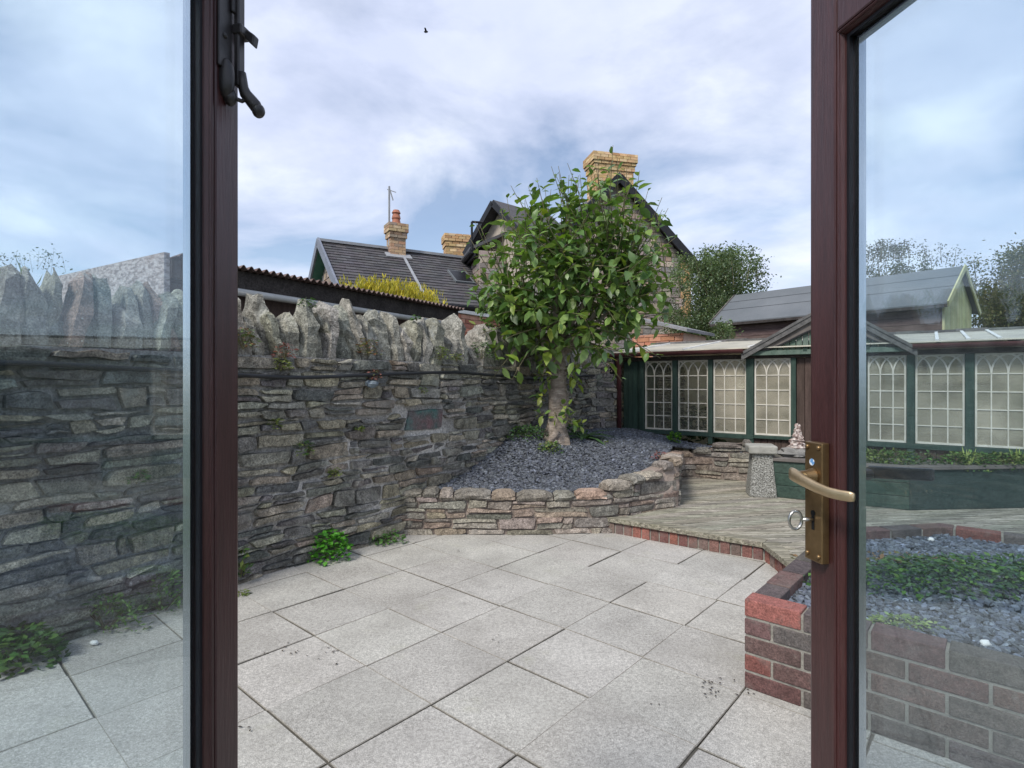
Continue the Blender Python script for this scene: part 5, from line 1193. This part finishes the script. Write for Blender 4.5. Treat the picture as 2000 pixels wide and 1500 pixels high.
# small bird
p = at(832, 62, 30); t = thing('bird', p, 'tiny dark bird flying high in the sky', 'bird'); m = MB(); m.lump(p, (.12, .05, .05), 1, .1, nu=10, nv=6); obj('body', m, M['black'], t, smooth=True)
for sg in (-1, 1):
    m = MB(); m.poly([p + Vector((-.05, 0, .02)), p + Vector((.06, 0, .02)), p + Vector((.02, sg * .2, .09)), p + Vector((-.06, sg * .24, .07))]); m.poly([p + Vector((-.05, 0, .012)), p + Vector((-.06, sg * .24, .062)), p + Vector((.02, sg * .2, .082)), p + Vector((.06, 0, .012))]); obj('wing', m, M['black'], t)

# ================================================================ the open glazed doors
AL = R(80)
def door(side, edge, zgt, label, faceW, beadW):
    """side +1 right / -1 left. Leaf runs from its free edge back towards the camera."""
    E0_ = Vector((edge[0], edge[1], 0)); Tn = Vector((side * math.cos(AL), -math.sin(AL), 0)); Nn = Vector((-side * math.sin(AL), -math.cos(AL), 0))   # Nn: inner face normal
    Wt = .72; zb0, zt0 = .10, zgt + .16; zgb = .34
    t = thing('glazed_door', E0_ + UP * zb0, label, 'door', 'open glazed patio doors')
    fr = lambda m, a, b, n0, n1, z0, z1: m.obox(E0_, Tn, Nn, UP, (a, n0, z0), (b, n1, z1))
    m = MB(); fr(m, 0, faceW, -.044, 0, zb0, zt0); fr(m, Wt - .095, Wt, -.044, 0, zb0, zt0)
    m2 = MB(); fr(m2, faceW + .0003, Wt - .0953, -.0438, -.0004, zgt + .012, zt0 - .0005); fr(m2, faceW + .0003, Wt - .0953, -.0438, -.0004, zb0 + .0005, zgb - .012)
    obj('stile', m, M['mahog'], t, bevel=.004); obj('rail', m2, M['mahog'], t, bevel=.003)
    # mitred glazing bead: ovolo profile from outer (a, n) to glass edge
    a0, a1, z0, z1 = faceW, Wt - .0953, zgb - .012, zgt + .012
    bw_ = beadW - faceW
    prof = [(.0, -.0005), (.0006, -.004), (.0016, -.004), (.0020, -.0002), (bw_ * .40, .0012), (bw_ * .58, .0002), (bw_ * .62, -.0016), (bw_ * .70, -.0020), (bw_ * .9, -.0060), (bw_, -.0105), (bw_, -.030), (0, -.030)]
    m = MB(); n0 = 0
    for (ca, cz, sa, sz) in ((a0, z0, 1, 1), (a1, z0, -1, 1), (a1, z1, -1, -1), (a0, z1, 1, -1)):
        for (o_, h_) in prof: m.v.append(E0_ + Tn * (ca + sa * o_) + Nn * h_ + UP * (cz + sz * o_))
    K_ = len(prof)
    for c_ in range(4):
        for j in range(K_): a = c_ * K_ + j; b = c_ * K_ + (j + 1) % K_; a2 = ((c_ + 1) % 4) * K_ + j; b2 = ((c_ + 1) % 4) * K_ + (j + 1) % K_; m.face((a, b, b2, a2))
    obj('glazing_bead', m, M['mahog'], t)
    # gasket + spacer + double glazing
    def ringbox(m, o0, o1, n0_, n1_):
        fr(m, a0 + o0, a0 + o1, n0_, n1_, z0 + o0, z1 - o0); fr(m, a1 - o1, a1 - o0, n0_, n1_, z0 + o0, z1 - o0)
        fr(m, a0 + o1, a1 - o1, n0_ + .0002, n1_ - .0002, z0 + o0, z0 + o1); fr(m, a0 + o1, a1 - o1, n0_ + .0002, n1_ - .0002, z1 - o1, z1 - o0)
    m = MB(); ringbox(m, bw_ - .003, bw_ + .0042, -.0146, -.0085); obj('gasket', m, M['gasket'], t)
    m = MB(); ringbox(m, bw_ + .0005, bw_ + .0085, -.0300, -.0192); obj('spacer', m, M['alu'], t)
    m = MB(); fr(m, a0 + bw_ - .006, a1 - bw_ + .006, -.0188, -.0152, z0 + bw_ - .006, z1 - bw_ + .006); fr(m, a0 + bw_ - .006, a1 - bw_ + .006, -.0342, -.0306, z0 + bw_ - .006, z1 - bw_ + .006); obj('glass_pane', m, M['door_glass'], t)
    return t, E0_, Tn, Nn
rd, RE, RT, RNn = door(1, (.4285, .80), 1.745, 'mahogany stained glazed door opened on the right, with a brass lever handle', .051, .0605)
ld, LE, LT, LNn = door(-1, (-.393, .80), 1.83, 'mahogany stained glazed door opened on the left, with a black iron bolt at the top', .050, .0635)
# brass lever handle on the right door
def rp(w_, n_, z_): return RE + RT * w_ + RNn * n_ + UP * z_
m = MB(); m.obox(RE, RT, RNn, UP, (.006, .0005, 1.034), (.040, .0125, 1.2)); hp = obj('backplate', m, M['brass'], rd, bevel=.0015)
m = MB()
for w_, z_ in ((.012, 1.193), (.034, 1.193), (.012, 1.043), (.034, 1.043)): m.lump(rp(w_, .0128, z_), (.0034, .0034, .0034), 1, 0, nu=8, nv=6)
obj('screw', m, M['brass'], hp, smooth=True)
m = MB(); m.obox(RE, RT, RNn, UP, (.0205, .0122, 1.078), (.0255, .0132, 1.100)); m.tube([rp(.023, .0124, 1.101), rp(.023, .0133, 1.101)], .0042, 10); obj('keyhole', m, M['dark'], hp)
m = MB(); m.tube([rp(.021, .0126, 1.172), rp(.021, .0131, 1.172)], .0048, 12); obj('sticker', m, M['sticker'], hp)
m = MB(); zc = 1.153
m.tube([rp(.024, .011, zc), rp(.024, .016, zc), rp(.0235, .022, zc), rp(.023, .034, zc), rp(.0225, .039, zc + .001)], [.0115, .0110, .0085, .0075, .0075], 14)
obj('lever_neck', m, M['brass'], rd, smooth=True)
m = MB(); n0 = 0; LV = [(a_, b_, c_, d_ * .86, e_ * .9) for a_, b_, c_, d_, e_ in [(.014, .038, zc + .003, .0055, .0045), (.0165, .041, zc + .003, .0100, .0055), (.026, .043, zc + .002, .0105, .0054), (.042, .0415, zc - .003, .0092, .0047), (.064, .038, zc - .0085, .0084, .0042), (.080, .034, zc - .0115, .0080, .0038), (.092, .029, zc - .0125, .0080, .0036), (.103, .024, zc - .0125, .0078, .0034), (.107, .0225, zc - .0125, .0062, .0026)]]
for (w_, n_, z_, hz_, hn_) in LV:
    for j in range(12):
        an = 2 * math.pi * j / 12; cx = math.copysign(abs(math.cos(an)) ** .7, math.cos(an)); sx = math.copysign(abs(math.sin(an)) ** .7, math.sin(an)); m.v.append(rp(w_, n_ + cx * hn_, z_ + sx * hz_))
for i in range(len(LV) - 1):
    for j in range(12): a = i * 12 + j; b = i * 12 + (j + 1) % 12; m.face((a, b, b + 12, a + 12))
m.face(list(range(12))[::-1]); m.face([(len(LV) - 1) * 12 + j for j in range(12)])
obj('lever', m, M['brass2'], rd, smooth=True)
m = MB(); zk = 1.0925; m.tube([rp(.023, .010, zk), rp(.023, .030, zk)], .0026, 8)
pts = [rp(.023 + .0 , .040 + .0098 * math.cos(a_), zk + .0125 * math.sin(a_)) for a_ in [2 * math.pi * i / 16 for i in range(17)]]; m.tube(pts, .0022, 6, caps=False); obj('key', m, M['steel'], rd, smooth=True)
m = MB(); m.obox(RE, RT, RNn, UP, (.006, -.050, 1.034), (.040, -.0445, 1.2)); m.tube([rp(.024, -.048, zc), rp(.024, -.060, zc), rp(.0235, -.080, zc)], [.011, .008, .0075], 12)
m.hexa([rp(.012, -.083, zc - .008), rp(.118, -.079, zc + .006), rp(.118, -.085, zc + .006), rp(.012, -.091, zc - .008), rp(.012, -.083, zc + .010), rp(.118, -.079, zc + .022), rp(.118, -.085, zc + .022), rp(.012, -.091, zc + .010)])
obj('outer_handle', m, M['iron'], rd, bevel=.003)
# black iron bolt on the left door
def lp(w_, n_, z_): return LE + LT * w_ + LNn * n_ + UP * z_
m = MB(); m.obox(LE, LT, LNn, UP, (.020, .0005, 1.715), (.047, .0045, 1.99)); bo = obj('bolt_plate', m, M['iron'], ld, bevel=.0015)
m = MB(); m.lump(lp(.033, .004, 1.702), (.012, .010, .028), 4, .06, nu=14, nv=10); m.lump(lp(.027, .006, 1.680), (.009, .009, .012), 4, .06, nu=12, nv=8); obj('scroll_end', m, M['iron'], bo, smooth=True)
m = MB(); m.obox(LE, LT, LNn, UP, (.006, .006, 1.70), (.020, .014, 1.99)); m.obox(LE, LT, LNn, UP, (.018, .0045, 1.80), (.026, .010, 1.99)); obj('sliding_bar', m, M['iron'], ld, bevel=.002)
m = MB(); m.obox(LE, LT, LNn, UP, (-.002, .004, 1.772), (.022, .019, 1.786)); 
m.hexa([lp(-.002, .015, 1.772), lp(.010, .015, 1.772), lp(.010, .028, 1.760), lp(-.002, .028, 1.760), lp(-.002, .014, 1.788), lp(.010, .014, 1.788), lp(.010, .031, 1.775), lp(-.002, .031, 1.775)]); obj('keeper', m, M['iron'], ld, bevel=.002)
m = MB(); m.tube([lp(.014, .014, 1.72), lp(.013, .016, 1.70), lp(.011, .018, 1.692), lp(.008, .023, 1.685), lp(.005, .029, 1.677), lp(.004, .033, 1.670)], [.006, .007, .008, .0085, .009, .008], 12); m.lump(lp(.004, .0335, 1.6695), (.009, .009, .010), 1, 0, nu=12, nv=8)
m.tube([lp(.027, .010, 1.679), lp(.016, .016, 1.679), lp(.009, .020, 1.686)], .003, 8); obj('bolt_handle', m, M['iron'], ld, smooth=True)
m = MB()
for z_ in (1.90, 1.86, 1.76): m.lump(lp(.036, .0045, z_), (.004, .004, .004), 1, 0, nu=8, nv=6)
obj('screw', m, M['iron'], bo, smooth=True)
# threshold the doors stand over
m = MB(); m.box((-.62, .05, -.01), (.66, .17, .085)); tag(obj('door_sill', m, M['slab'], bevel=.006), kind='structure')
print('faces', sum(len(o.data.polygons) for o in bpy.data.objects if o.type == 'MESH'))
